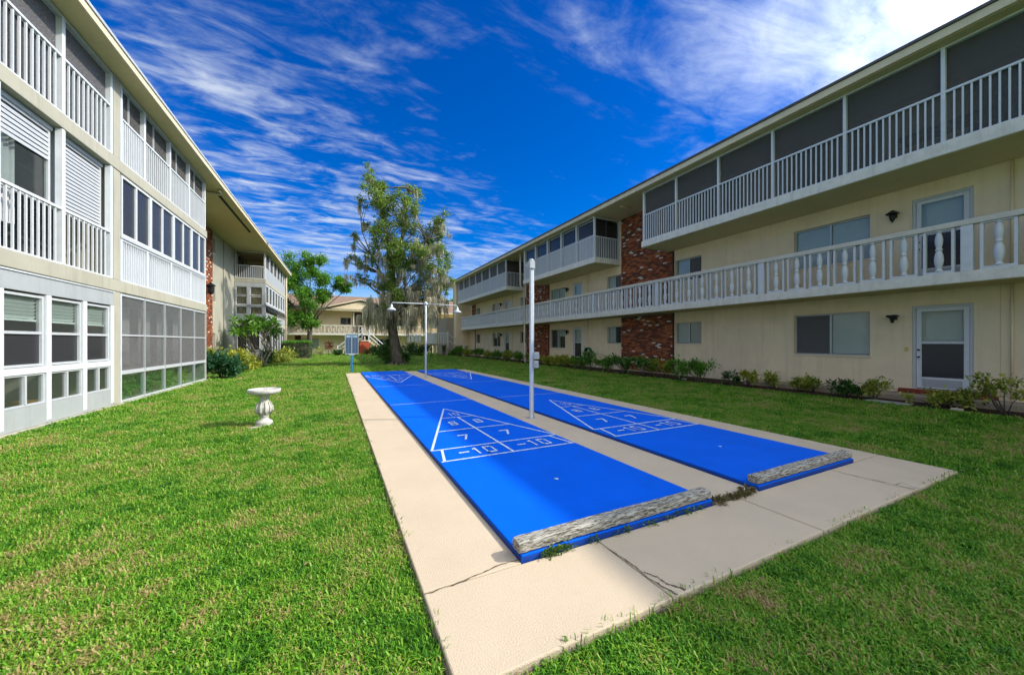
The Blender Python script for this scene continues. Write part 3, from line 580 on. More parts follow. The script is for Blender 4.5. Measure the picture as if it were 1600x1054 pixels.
mb = MB(); mb.tube([(-1.55, 22.6, 7.72), (-1.55, 22.6, 5.45), (-1.24, 22.6, 5.2), (-1.24, 22.6, .15), (-1.24, 22.35, .08)], .055, 8); mb.build('downspout', CAPM, RB)
mb = MB(); mb.tube([(-1.9, 39.6, 7.76), (-1.75, 39.2, 7.5), (-1.62, 38.35, 7.3), (-1.62, 38.35, 4.2)], .05, 8); mb.build('downspout', CAPM, RB)
mb = MB(); mb.tube([(-.9, 12.7, 7.72), (-1.5, 12.7, 7.70)], .03, 6); mb.build('soffit_conduit', STUC, RB)
# black folding table standing in the near top porch
t = thing('folding_table', 'black metal folding table seen through the pickets of the near top porch', 'table', (12.2, 3.1, Z3))
mb = MB(); mb.box(-.3, .3, -.95, .55, .50, .53); mb.build('table_top', BLACK, t)
for sx in (-.28, .28):
    for sy in (-.93, .53): mb = MB(); mb.tube([(sx, sy, 0), (sx, sy, .5)], .015, 6); mb.build('leg', BLACK, t)
mb = MB(); mb.tube([(-.28, -.93, .28), (-.28, .53, .28)], .012, 6); mb.build('stretcher', BLACK, t)

# stair block at the far end of the right building
t = thing('stairwell_block', 'plain grey beige stairwell wall with a white louvred door at the far end', 'stairwell', (10.8, 38, 0))
mb = MB(); mb.box(0, 2.45, .3, 4.0, 0, 4.08); mb.build('wall', GREYSTO, t); mb = MB(); mb.box(-.02, 2.47, .28, 4.02, 4.082, 4.12); mb.build('coping', GREYSTO, t)
mb = MB(); mb.box(2.1, 3.05, .18, .26, .02, 2.05); ringframe(mb, F_F(.18), 2.05, 3.1, .0, 2.1, .0, .04, .07); d_ = mb.build('door', WALUM, t)
mb = MB(); mb.box(2.25, 2.9, .135, .175, .9, 1.9); mb.box(2.25, 2.9, .135, .175, .2, .75); mb.build('door_panel', PANELM, d_)
def stair_rail(par, pts, m, r=.035, n_post=0):
    mb = MB(); mb.tube(pts, r, 4, smooth=False); mb.build('stair_rail', m, par)
t = thing('concrete_staircase', 'stairs with white slatted landing beside the far end of the balustraded building', 'staircase', (9.0, 35.9, 0))
mb = MB(); mb.box(0, 1.35, 0, 1.6, 1.15, 1.32); mb.box(.0, .12, .05, .2, 0, 1.15); mb.box(1.2, 1.35, 0, 1.6, 0, 1.15); mb.box(0, .1, 1.45, 1.6, 0, 1.15); mb.build('landing', GREYSTO, t)
mb = MB()
for k in range(7): mb.box(1.35 + k * .25, 1.6 + k * .25, .1, 1.5, 0 if k > 2 else .3, 1.15 - k * .165)
mb.build('steps', GREYSTO, t)
for k in range(8): mb = MB(); mb.box(.02 + k * .17, .08 + k * .17, 0, .03, 1.33, 2.35); mb.build('landing_picket', WHITE, t)
mb = MB(); mb.box(-.02, 1.4, -.02, .05, 2.351, 2.43); mb.box(1.3, 1.4, -.03, .07, .9, 2.6); mb.box(-.06, .0, 0, .06, 1.3, 2.43); mb.build('landing_rail', WHITE, t)
stair_rail(t, [(1.38, .02, 2.3), (3.05, .02, 1.2)], WHITE); stair_rail(t, [(1.38, .02, 1.65), (3.05, .02, .62)], WHITE)
mb = MB(); mb.box(3.0, 3.1, -.03, .07, .0, 1.25); mb.build('newel_post', WHITE, t)
for k in range(4): mb = MB(); mb.box(-2.6 + k * .35, -2.35 + k * .35, .3, .34, 1.5, 2.2); mb.build('gallery_slat', WHITE, t)
mb = MB(); mb.box(-.9, .02, .25, .3, 1.3, 2.38); mb.build('side_panel', WHITE, t)

# ------------------------------------------------------------------ left building (local frame turned by one degree)
t1 = math.tan(R(1.0))
LBd = thing('apartment_building', 'cream three storey building with glazed porches on the sunny left side', 'building', (-4.5 - 8 * t1, 0, 0), -R(1.0))
fl_ = F_L(0.0)
REC = -1.70
def slab_l(a0, a1, z0, z1, x0=REC, x1=0.012):
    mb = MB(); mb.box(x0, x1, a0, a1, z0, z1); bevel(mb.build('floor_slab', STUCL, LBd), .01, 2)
ZF = [(.06, 2.60), (2.87, 5.36), (5.64, 7.40)]
for a0, a1 in ((1.0, 17.32), (28.84, 37.9)):
    slab_l(a0, a1, 2.605, 2.865); slab_l(a0, a1, 5.37, 5.635); slab_l(a0, a1, -.05, .055, REC, .05)
holesL = [(24.55, 25.0, 3.65, 4.62), (24.55, 25.0, 6.3, 7.1), (24.55, 25.0, 1.0, 1.95)]
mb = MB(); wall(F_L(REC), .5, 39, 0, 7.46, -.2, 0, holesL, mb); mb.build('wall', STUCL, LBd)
mb = MB(); mb.box(REC - 9, REC - .7, .5, 39, 0, 7.45); mb.build('building_core', DARK, LBd)
for k, h in enumerate(holesL): window(LBd, F_L(REC), *[h[0] + .002, h[1] - .002, h[2] + .002, h[3] - .002], cover=('none', 'half'))
mb = MB(); mb.tube([(REC + .03, 26.5, .1), (REC + .03, 26.5, 7.4)], .035, 6); mb.build('wall_conduit', STUCL, LBd)
bricks(LBd, F_L(REC), 21.6, 24.4, .05, 7.42, 0, 5)
mb = MB(); c_ = (REC + .28, 23.2, 4.1); mb.box(REC + .05, REC + .2, 23.15, 23.25, 4.25, 4.3)
mb.lathe([(.02, .42), (.06, .36), (.20, .24), (.20, .21), (.10, .2), (.14, .16), (.14, -.12), (.06, -.2), (0, -.24)], c_, 6, smooth=False); mb.build('wall_lamp', BLACK, LBd)
mb = MB(); mb.box(REC - 9.2, .42, .3, 38.3, 7.50, 7.62); mb.build('roof', ROOFM, LBd)
mb = MB(); mb.box(REC - .2, .40, .3, 38.2, 7.462, 7.495); mb.build('soffit', SOFF, LBd)
mb = MB(); mb.box(.402, .44, .3, 38.3, 7.455, 7.60); bevel(mb.build('fascia', FASC, LBd), .004)
mb = MB(); mb.box(.40, .465, .3, 38.3, 7.603, 7.66); mb.build('drip_edge', WALUM, LBd)
mb = MB(); mb.box(.02, .12, 18.6, 24.0, 7.44, 7.461); mb.build('soffit_vent', DARK, LBd)
mb = MB(); mb.tube([(.25, 17.8, 7.42), (.28, 18.1, 7.38), (-.9, 17.9, 7.35), (-1.6, 17.7, 7.3)], .05, 7); mb.build('drain_pipe', FASC, LBd)
for (a0, a1) in ((.5, 17.3), (28.86, 37.9)):   # inner porch walls with sliding glass
    for z0, z1 in ZF:
        for k in range(int((a1 - a0) // 4)):
            p = a0 + .6 + k * 4
            if p + 2 > a1: continue
            mb = MB(); ringframe(mb, F_L(REC), p, p + 2, z0 + .1, z0 + 2.05 if z0 < 5 else 7.3, .005, .05, .05); w = mb.build('sliding_door', WALUM, LBd)
            mb = MB(); mb.b(F_L(REC), p + .05, p + 1.95, .01, .015, z0 + .15, (z0 + 2.0) if z0 < 5 else 7.25); mb.build('pane', GLASSD, w)
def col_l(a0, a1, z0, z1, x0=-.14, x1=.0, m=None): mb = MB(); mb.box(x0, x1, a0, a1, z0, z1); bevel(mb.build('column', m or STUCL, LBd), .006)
for z0, z1 in ZF: col_l(11.20, 11.46, z0, z1 + .02 if z1 > 7 else z1, -1.7); col_l(1.0, 1.2, z0, z1, -1.7)
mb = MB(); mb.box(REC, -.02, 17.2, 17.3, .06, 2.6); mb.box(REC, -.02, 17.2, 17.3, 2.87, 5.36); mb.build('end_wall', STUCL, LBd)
D0 = -.01
def sec_rail(posts, zf, zr, n_p, backing=None, m=WHITE, zt=None):
    rl = link('porch_railing', None, LBd, (0, 0, 0)); a0, a1 = posts[0], posts[-1]
    mb = MB(); mb.box(-.055, -.005, a0, a1, zr - .05, zr); mb.box(-.05, -.012, a0, a1, zf + .002, zf + .035); bevel(mb.build('rail', m, rl), .004)
    for i, p in enumerate(posts): mb = MB(); mb.box(-.10, .002, p - .04, p + .04, zf, zt or zr); bevel(mb.build('porch_post', m, rl), .004)
    for i in range(len(posts) - 1):
        if posts[i + 1] > 6.5: pickets(rl, fl_, posts[i] + .04, posts[i + 1] - .04, zf + .03, zr - .05, -.03, n_p, .025, m)
        if backing: mb = MB(); mb.box(-.14, -.12, posts[i] + .04, posts[i + 1] - .04, zf + .01, zr - .02); mb.build('infill_panel', backing, rl)
    return rl
# top floor: near porch with open screens, then the next porch
pA = [3.9, 5.35, 6.8, 8.20, 9.60, 11.12]; pB = [11.52, 12.62, 14.15, 15.62, 17.16]
sec_rail(pA, 5.64, 6.71, 9, zt=7.44); sec_rail(pB, 5.64, 6.68, 11, zt=7.44)
for P_ in (pA, pB):
    for i in range(len(P_) - 1):
        p, q = P_[i] + .04, P_[i + 1] - .04
        mb = MB(); mb.box(-.09, -.087, p, q, 5.66, 7.40); mb.build('insect_screen', SCRD if P_ is pB else SCRG, LBd)
        if P_ is pB: mb = MB(); m_ = p + (q - p) * .42; mb.box(-.10, -.06, m_ - .015, m_ + .015, 6.66, 7.40); mb.build('mullion', WALUM, LBd)
mb = MB(); mb.box(-.10, .0, 3.9, 17.2, 7.38, 7.442); mb.build('head_rail', WALUM, LBd)
# middle floor: near porch with roll shutters and curtain, next porch glazed over panels
sec_rail(pA, 2.87, 3.92, 9, zt=5.36)
for i in range(len(pA) - 1):
    p, q = pA[i] + .05, pA[i + 1] - .05
    mb = MB(); ringframe(mb, fl_, p, q, 3.9, 5.28, -.2, -.15, .05); mb.b(fl_, p, q, -.2, -.12, 5.28, 5.355); w = mb.build('window', WALUM, LBd)
    mb = MB(); mb.b(fl_, p + .05, q - .05, -.18, -.175, 3.95, 5.23); mb.build('pane', GLASS, w)
    lo = 4.72 if i in (3, 1) else 3.95
    mb = MB(); blind_mesh(mb, fl_, p + .05, q - .05, lo, 5.2, -.145, .07, tilt=.0, cov=.72); mb.build('roll_shutter', WALUM, w)
    if i in (3, 1): mb = MB(); drape(mb, fl_, p + .08, p + (q - p) * .62, 3.4, 4.95, -.3, .04, 6); mb.build('curtain', CURT, w)
    mb = MB(); mb.b(fl_, p, q, -.75, -.74, 2.9, 5.3); mb.build('room_darkness', DARK, w)
sec_rail([11.52, 12.77, 14.23, 15.75, 17.16], 2.87, 3.86, 10, backing=GREYP)
bb = [11.50, 12.93, 14.39, 15.84, 17.2]; mm = [12.2, 13.65, 15.13, 16.57]
for i in range(4):
    p, q = bb[i], bb[i + 1]; mb = MB(); ringframe(mb, fl_, p + .01, q - .01, 3.93, 5.33, -.06, .004, .05); w = mb.build('window', WHITE, LBd)
    mb = MB(); mb.b(fl_, mm[i] - .025, mm[i] + .025, -.05, .0, 3.98, 5.28); mb.build('mullion', WHITE, w)
    for a, b_ in ((p + .06, mm[i] - .025), (mm[i] + .025, q - .06)): mb = MB(); mb.b(fl_, a, b_, -.04, -.035, 3.98, 5.28); mb.build('pane', GLASSD, w)
    mb = MB(); drape(mb, fl_, q - .4, q - .08, 3.98, 5.28, -.2, .03, 3); mb.build('curtain', CURT, w)
mb = MB(); mb.box(-.12, .02, 11.47, 17.22, 3.863, 3.925); mb.build('sill_rail', WALUM, LBd)
# ground floor near: white framed windows over kick panels
def gwin(a0, a1):
    mb = MB(); ringframe(mb, fl_, a0 + .02, a1 - .02, 1.05, 2.24, -.10, -.03, .04); mb.b(fl_, a0 + .06, a1 - .06, -.08, -.035, 1.585, 1.63); w = mb.build('window', WALUM, LBd)
    mb = MB(); mb.b(fl_, a0 + .06, a1 - .06, -.07, -.065, 1.09, 1.585); mb.build('pane', GLASSD, w); mb = MB(); mb.b(fl_, a0 + .06, a1 - .06, -.07, -.065, 1.63, 2.2); mb.build('pane', GLASS, w)
    mb = MB(); blind_mesh(mb, fl_, a0 + .06, a1 - .06, 1.84, 2.2, -.13, .06, tilt=.03); mb.b(fl_, a0 + .06, a1 - .06, -.13, -.10, 1.80, 1.83); mb.build('blind', BLIND, w)
    return w
edges = [4.5, 5.45, 6.4, 7.35, 8.24, 9.23, 10.21, 11.15]
for i in range(len(edges) - 1):
    a0, a1 = edges[i], edges[i + 1]; gwin(a0 + .05, a1 - .05)
    mb = MB(); mb.box(-.10, .004, a1 - .055, a1 + .055, .10, 2.27); bevel(mb.build('porch_post', WHITE, LBd), .005)
    mb = MB(); p, q = a0 + .07, a1 - .07; m_ = (p + q) / 2; ringframe(mb, fl_, p, q, .41, .93, -.08, -.02, .03); mb.b(fl_, m_ - .02, m_ + .02, -.07, -.01, .44, .90); w = mb.build('low_window', WALUM, LBd)
    for a, b_ in ((p + .03, m_ - .02), (m_ + .02, q - .03)): mb = MB(); mb.b(fl_, a, b_, -.05, -.045, .44, .90); mb.build('pane', GLASS, w)
mb = MB(); mb.box(-.11, -.001, 1, 11.15, .93, 1.04); mb.build('transom_rail', WHITE, LBd)
mb = MB(); mb.box(-.08, -.002, 1, 11.18, .06, .405); mb.build('kick_panel', PANELM, LBd)
mb = MB(); mb.box(-.09, .001, 1, 11.18, 2.275, 2.56); mb.build('header_panel', PANELM, LBd)
for a in (8.26, 9.25, 10.2): mb = MB(); mb.box(-.001, .001, a - .004, a + .004, .06, .40); mb.build('panel_seam', GREYP, LBd)
mb = MB(); mb.box(-.12, .02, 1, 11.19, 2.562, 2.585); mb.build('drip_cap', WHITE, LBd)
# ground floor second: tall screened bays with garden glass below
gb = [11.50, 12.62, 13.79, 14.94, 16.11, 17.26]
for a in gb: mb = MB(); mb.box(-.08, .0, a - .025, a + .025, .06, 2.585); mb.build('porch_post', ALU if a > 11.6 else WHITE, LBd)
for i in range(5):
    p, q = gb[i] + .025, gb[i + 1] - .025
    mb = MB(); mb.b(fl_, p, q, -.06, -.005, 1.60, 1.635); mb.b(fl_, p, q, -.07, -.002, .70, .79); mb.b(fl_, p, q, -.06, -.005, .06, .10); mb.b(fl_, p, q, -.06, -.005, 2.53, 2.58); w = mb.build('screen_frame', WALUM, LBd)
    mb = MB(); mb.b(fl_, p, q, -.03, -.028, 1.635, 2.53); mb.build('insect_screen', SCRL, w); mb = MB(); mb.b(fl_, p, q, -.03, -.028, .79, 1.60); mb.build('insect_screen', SCRG, w)
    mb = MB(); mb.b(fl_, p, q, -.03, -.026, .10, .70); mb.build('pane', GLASSG, w)
    mb = MB(); mb.b(fl_, p + .05, p + (q - p) * .66, -.62, -.6, .85, 2.4); mb.build('blind', BLIND, w)
# furniture and plants kept inside the ground floor porches
def potplant(x, y, h, lab, m):
    t = thing('potted_plant', lab, 'potted plant', (x, y, .06)); mb = MB(); mb.lathe([(.09, 0), (.13, .2), (.14, .2), (.14, .23), (.11, .23)], n=10); mb.build('pot', POTM, t)
    return t
INP = []
for k, (y, lab) in enumerate(((12.0, 'leafy green pot plant behind the first low garden glass pane'), (13.1, 'leafy pot plant with pale blooms behind the second low pane'), (14.3, 'bushy green pot plant behind the third low pane'), (15.5, 'pot plant in brown pot behind the fourth low pane'))):
    INP.append((potplant(-4.5 + (y - 8) * t1 - .35, y, .5, lab, 0), .5))
for (x, y, w_, h_, m, lab) in ((-4.95, 8.6, .35, .22, POTM, 'small cream stool behind the low windows of the nearest porch'), (-4.95, 9.6, .3, .25, mat('orange_box', (.45, .22, .04), .7, .1, 5), 'orange brown box on the floor behind the middle low windows')):
    t = thing('stool' if m is POTM else 'storage_box', lab, 'stool' if m is POTM else 'box', (x, y, .06)); mb = MB(); mb.box(-w_, w_ * .6, -w_ * .6, w_, h_, h_ + .08); bevel(mb.build('top', m, t), .02, 2)
    for a in (-.8, .5):
        for b_ in (-.5, .85): mb = MB(); mb.box(a * w_ - .03, a * w_ + .03, b_ * w_ - .03, b_ * w_ + .03, 0, h_); mb.build('leg', m, t)
# far block: side face to the camera and front face
SY = 28.84; ff = F_F(SY); XO = -.0
for z0, z1 in ZF[:2]:
    mb = MB(); mb.box(REC, 0, SY - .012, SY - .0005, z0 - .0, z0 + .001); 
def far_side(z0, z1, lo):
    mb = MB(); mb.b(ff, REC + .02, 0, -.10, .0, z0, lo); mb.build('side_panel', PANELM, LBd)
mb = MB(); mb.b(ff, REC + .02, -.0, -.10, 0, 2.87, 3.28); mb.b(ff, REC + .02, -.0, -.10, 0, 5.10, 5.365); mb.b(ff, REC + .02, -.0, -.10, 0, 3.80, 3.92); mb.b(ff, -.19, -.0, -.10, 0, 3.28, 5.10); mb.b(ff, REC + .02, REC + .08, -.10, 0, 3.28, 5.1); mb.b(ff, -1.02, -.86, -.10, 0, 3.28, 5.1); mb.build('side_panel', PANELM, LBd)
for p, q in ((REC + .08, -1.02), (-.86, -.19)):
    for z0, z1, c_ in ((4.54, 5.10, CURTY), (3.92, 4.49, CURTY), (3.28, 3.80, CURTY)):
        mb = MB(); ringframe(mb, ff, p + .005, q - .005, z0 + .005, z1 - .005, -.08, -.03, .03); w = mb.build('window', WHITE, LBd); mb = MB(); mb.b(ff, p + .03, q - .03, -.06, -.055, z0 + .03, z1 - .03); mb.build('pane', GLASS, w)
        mb = MB(); drape(mb, ff, p, q, z0, z1, -.2, .03, 7); mb.build('curtain', c_, w)
mb = MB(); mb.b(ff, REC + .02, 0, -.10, 0, .06, 2.60); mb.build('side_panel', PANELM, LBd)
for p, q in ((-1.55, -1.0), (-.85, -.3)):
    mb = MB(); ringframe(mb, ff, p, q, .9, 2.2, -.0, .04, .04); w = mb.build('window', WHITE, LBd); mb = MB(); mb.b(ff, p + .04, q - .04, .002, .01, .94, 2.16); mb.build('pane', GLASSD, w)
end_panel(LBd, SY + .03, REC + .05, -.02, 'open', 5.64, 6.5, 7.44, 13)
mb = MB(); mb.box(-.10, .002, SY, SY + .12, 5.64, 7.44); bevel(mb.build('porch_post', WHITE, LBd), .005)
mb = MB(); mb.box(REC, -.15, 32.3, 32.4, 5.64, 7.44); mb.build('porch_wall', STUC, LBd)
fp = [SY + .12, 30.49, 32.07, 33.6, 35.15, 36.6, 37.75]
mb = MB(); mb.box(-.06, -.003, SY + .12, 37.75, 5.64, 6.45); mb.build('front_panel', PANELM, LBd)
mb = MB(); mb.box(-.06, -.002, SY, 37.75, 2.87, 3.45); mb.box(-.06, -.002, SY, 37.75, 3.95, 4.05); mb.build('front_panel', PANELM, LBd)
for i in range(6):
    p, q = fp[i], fp[i + 1]
    mb = MB(); mb.box(-.10, .0, q - .07, q + .07, 6.45, 7.44); bevel(mb.build('porch_post', WHITE, LBd), .005)
    mb = MB(); mb.box(-.07, -.065, p, q, 6.45, 7.42); mb.build('insect_screen', SCRD, LBd)
for i in range(7):
    p = SY + .1 + i * 1.25; q = p + 1.25
    mb = MB(); ringframe(mb, fl_, p + .04, q - .04, 4.06, 5.32, -.06, .0, .09); w = mb.build('window', WHITE, LBd); mb = MB(); mb.b(fl_, p + .13, q - .13, -.04, -.035, 4.14, 5.24); mb.build('pane', GLASSD, w)
    mb = MB(); mb.add([(-.05, p + .1, 3.94), (-.05, q - .1, 3.94), (.16, q - .1, 3.55), (.16, p + .1, 3.55)], [(0, 1, 2, 3), (3, 2, 1, 0)]); mb.build('awning_pane', GLASSD, w)
    mb = MB(); mb.b(fl_, p + .04, p + .12, -.04, .0, .06, 2.59); mb.build('porch_post', WHITE, LBd)
    mb = MB(); mb.b(fl_, p + .12, q + .03, -.05, -.045, .06, 2.59); mb.build('pane', GLASSD, LBd)
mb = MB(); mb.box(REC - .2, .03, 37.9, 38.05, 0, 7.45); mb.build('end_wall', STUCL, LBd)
mb = MB(); mb.tube([(.09, 38.0, 7.45), (.09, 38.0, .1)], .05, 6); mb.build('downspout', FASC, LBd)

# ------------------------------------------------------------------ two storey building closing the courtyard
BY = 50; fb = F_F(0.0)
BB = thing('apartment_building', 'beige two storey building with oval pattern railing and brown shingle roof closing the courtyard', 'building', (0, BY, 0))
bw = [(-3.55, -1.78, 3.6, 4.5), (.65, 1.82, 3.7, 4.55), (-3.58, -1.75, .70, 1.92), (7.2, 8.3, 3.6, 4.5), (5.0, 6.6, .7, 1.9), (11.9, 13.5, 3.4, 4.9), (-6.2, -5.0, 1.0, 1.9)]
mb = MB(); wall(fb, -16, 30, 0, 5.3, -.2, 0, bw, mb); mb.build('wall', STUC, BB)
mb = MB(); mb.box(-16, 30, .7, 12, 0, 5.3); mb.build('building_core', DARK, BB)
for k, (a0, a1, z0, z1) in enumerate(bw): window(BB, fb, a0 + .002, a1 - .002, z0 + .002, z1 - .002, cover=(('none', 'none'), ('none', 'curtain'), ('shade', 'shade'))[k % 3], frame=BROWNT if k < 2 else ALU)
mb = MB(); mb.b(fb, -4.25, -3.62, .002, .06, .05, 2.26); mb.build('door', BROWNT, BB)
mb = MB(); mb.b(fb, 2.05, 3.3, .002, .05, 2.6, 5.25); mb.build('brick_panel', BRICKC, BB)
mb = MB(); mb.b(fb, 2.45, 3.9, .004, .02, .0, 2.3); mb.build('passage_darkness', DARK, BB)
mb = MB(); mb.b(fb, -16, 11.2, .003, 1.4, 2.33, 2.52); mb.build('walkway_slab', SLABM, BB)
ol = link('balcony_railing', None, BB, (0, 0, 0))
mb = MB(); mb.b(fb, -16, 11.2, 1.3, 1.4, 3.42, 3.54); mb.b(fb, -16, 11.2, 1.32, 1.38, 2.54, 2.60); mb.build('rail', CAPM, ol)
mb = MB(); ring = [(.19 * math.cos(2 * math.pi * k / 20), 0, .42 + .40 * math.sin(2 * math.pi * k / 20)) for k in range(21)]; mb.tube(ring, .038, 6)
mb.box(-.03, .03, -.02, .02, .12, .72); ovm = mb.mesh('oval_baluster', CAPM)
for k in range(-14, 18):
    x = -4.81 + .535 * k * 1.0
    if x < 10.8: link('oval_baluster', ovm, ol, (x, -1.35, 2.59)) if (k + 20) % 7 != 6 else link('railing_post', picket_mesh(.12, .9, CAPM), ol, (x, -1.35, 2.52))
for x in (2.1, -7.5): mb = MB(); mb.b(fb, x - .07, x + .07, 1.28, 1.42, 3.54, 5.3); mb.build('walkway_post', CAPM, BB)
mb = MB(); mb.box(-16.5, 31, -1.75, .7, 5.30, 5.34); mb.build('soffit', SOFF, BB)
mb = MB(); mb.box(-16.5, 31, -1.8, -1.76, 5.28, 5.46); mb.build('fascia', FASC, BB)
mb = MB(); mb.add([(-16.5, -1.8, 5.47), (31, -1.8, 5.47), (28, 6.5, 8.0), (-13, 6.5, 8.0), (31, 14, 5.47), (-16.5, 14, 5.47)], [(0, 1, 2, 3), (3, 2, 4, 5), (0, 3, 5), (1, 4, 2)]); mb.build('roof', ROOFM, BB)
mb = MB(); mb.add([(-1.4, -1.9, 5.48), (2.75, -1.9, 6.65), (6.9, -1.9, 5.48), (-1.4, 4, 5.48), (2.75, 4.5, 6.65), (6.9, 4, 5.48)], [(0, 1, 4, 3), (1, 2, 5, 4)]); mb.build('gable_roof', ROOFM, BB)
mb = MB(); mb.add([(-.6, -1.85, 5.47), (6.1, -1.85, 5.47), (2.75, -1.85, 6.42)], [(0, 1, 2)]); mb.build('gable_wall', STUC, BB)
mb = MB(); mb.tube([(-1.4, -1.95, 5.5), (2.75, -1.95, 6.63)], .10, 4, smooth=False); mb.tube([(2.75, -1.95, 6.63), (6.9, -1.95, 5.5)], .10, 4, smooth=False); mb.build('gable_trim', FASC, BB)
mb = MB(); mb.tube([(-.1, 5.5, 7.6), (-.1, 5.5, 8.25)], .06, 6); mb.build('vent_pipe', WALUM, BB)
mb = MB(); mb.box(11.2, 16, -3.6, -.05, 2.6, 2.75); mb.box(11.2, 11.4, -3.6, -3.4, 0, 2.6); mb.build('side_gallery', STUC, BB)
# staircases of the rear building
def stairs(x0, x1, y, ztop, label, grp='stairs of the rear building'):
    t = thing('concrete_staircase', label, 'staircase', (x0, y, 0), 0, grp); dx = x1 - x0; n = 8
    mb = MB()
    for k in range(n): z = ztop * (k + 1) / n; xx = dx * k / n; mb.box(xx, xx + dx / n, 0, 1.0, max(0, z - .3), z)
    mb.build('steps', STUC, t)
    mb = MB(); mb.tube([(0, 0, .95), (dx, 0, ztop + .95)], .05, 4, smooth=False); mb.tube([(0, 0, .45), (dx, 0, ztop + .45)], .05, 4, smooth=False); mb.build('stair_rail', WHITE, t)
    mb = MB(); mb.box(-.06, .06, -.06, .06, 0, 1.1); mb.box(dx - .07, dx + .07, -.07, .07, ztop - .2, ztop + 1.25); mb.build('newel_post', WHITE, t)
    return t
stairs(.31, 2.9, 46.0, 2.0, 'left stair flight with white rails rising behind the scoreboard')
stairs(5.45, 3.6, 45.6, 1.75, 'right stair flight with white rails descending behind the mossy tree')
t = thing('brick_planter', 'red box planter with cream top beside the rear stairs', 'planter', (3.25, 47.2, 0)); mb = MB(); mb.box(-.6, .6, -.3, .3, 0, 1.55); mb.build('body', REDBOX, t); mb = MB(); mb.box(-.65, .65, -.35, .35, 1.55, 1.72); mb.lathe([(.02, .45), (.1, .35), (.05, .2), (.14, .0)][::-1], (0, 0, 1.72), 8); mb.build('cap', POTM, t)

# ------------------------------------------------------------------ court furniture
def lightpole(x, y, h, label, lamps):
    t = thing('light_pole', label, 'light pole', (x, y, .05), 0, 'white light poles between the lanes')
    mb = MB(); w = .027 if not lamps else .034
    mb.box(-w, w, -w, w, 0, h) if not lamps else mb.tube([(0, 0, 0), (0, 0, h)], .036, 12); bevel(mb.build('pole', POLE, t), .006)
    mb = MB(); mb.box(-.075, .075, -.075, .075, 0, .006) if not lamps else mb.lathe([(.09, 0), (.09, .012), (.05, .03)], n=12); mb.build('base_plate', ALU, t)
    if lamps:
        mb = MB(); mb.lathe([(.05, 0), (.075, .02), (.08, .08), (.05, .12), (.0, .14)], (0, 0, h - .02), 10); mb.build('pole_cap', POLE, t)
        for sx in (-1, 1):
            mb = MB(); mb.tube([(0, 0, h + .03), (sx * 1.26, 0, h + .02), (sx * 1.30, 0, h - .01), (sx * 1.30, 0, h - .06)], .014, 8); a_ = mb.build('lamp_arm', POLE, t)
            mb = MB(); mb.lathe([(.028, -.05), (.045, -.09), (.05, -.15), (.085, -.19), (.15, -.23), (.17, -.27), (.165, -.27), (.14, -.235), (.03, -.19)], (sx * 1.30, 0, h), 18); mb.build('lamp_shade', WHITE, a_)
            mb = MB(); mb.lathe([(0.02, -.30), (.045, -.26), (.045, -.22), (.02, -.18)], (sx * 1.30, 0, h), 10); mb.build('bulb', BLIND, a_)
    else:
        mb = MB(); mb.tube([(.039, -.012, .02), (.039, -.012, h - .1)], .011, 8); mb.build('conduit', WHITE, t)
        mb = MB(); mb.box(-.055, .055, -.05, .05, h - .16, h - .02); mb.lathe([(.055, -.02), (.04, .02), (0, .03)], (0, 0, h), 8); bevel(mb.build('junction_box', WALUM, t), .008)
        mb = MB(); mb.tube([(-.07, 0, h - .12), (-.13, 0, h - .12)], .013, 6); mb.build('arm_stub', ALU, t)
        mb = MB(); mb.box(.02, .11, -.085, -.03, .93, 1.06); bevel(mb.build('outlet_box', WALUM, t), .006); mb = MB(); mb.box(.02, .125, -.085, -.03, 1.09, 1.22); bevel(mb.build('outlet_box', WALUM, t), .006)
        mb = MB(); mb.box(.035, .10, -.092, -.086, 1.12, 1.19); mb.box(.035, .09, -.092, -.086, .96, 1.03); mb.build('outlet_cover', ALU, t)
    return t
lightpole(3.27, 5.85, 2.92, 'bare white square pole with outlet boxes standing between the lanes near the middle', False)
lightpole(3.25, 14.4, 2.90, 'white pole with two bell lamps on a cross arm before the mossy tree', True)

t = thing('scoreboard', 'blue grey gridded scoreboard on a blue post beyond the slab corner', 'scoreboard', (.72, 18.6, 0), -.06)
mb = MB(); mb.box(-.045, .045, -.045, .045, 0, .86); bevel(mb.build('post', DISH, t), .008)
mb = MB(); mb.box(-.13, .13, -.05, .05, .855, .895); mb.build('bracket', WALUM, t)
mb = MB(); mb.box(-.285, .285, -.02, .02, .90, 1.84); bevel(mb.build('board', TILE2, t), .006)
mb = MB(); ringframe(mb, F_F(-.02), -.29, .29, .895, 1.845, 0, .012, .022); mb.box(-.012, .012, -.034, -.021, .92, 1.76); mb.build('board_frame', WALUM, t)
for cx in (-.145, .145):
    mb = MB(); mb.box(cx - .07, cx + .07, -.03, -.021, 1.70, 1.745); mb.build('name_plate', LINE, t)
    for r_ in range(8):
        for c2 in range(2):
            x = cx - .066 + c2 * .132; z = .945 + r_ * .092; mb = MB(); mb.box(x - .056, x + .056, -.026, -.021, z, z + .07); mb.build('score_tile', TILE1, t)

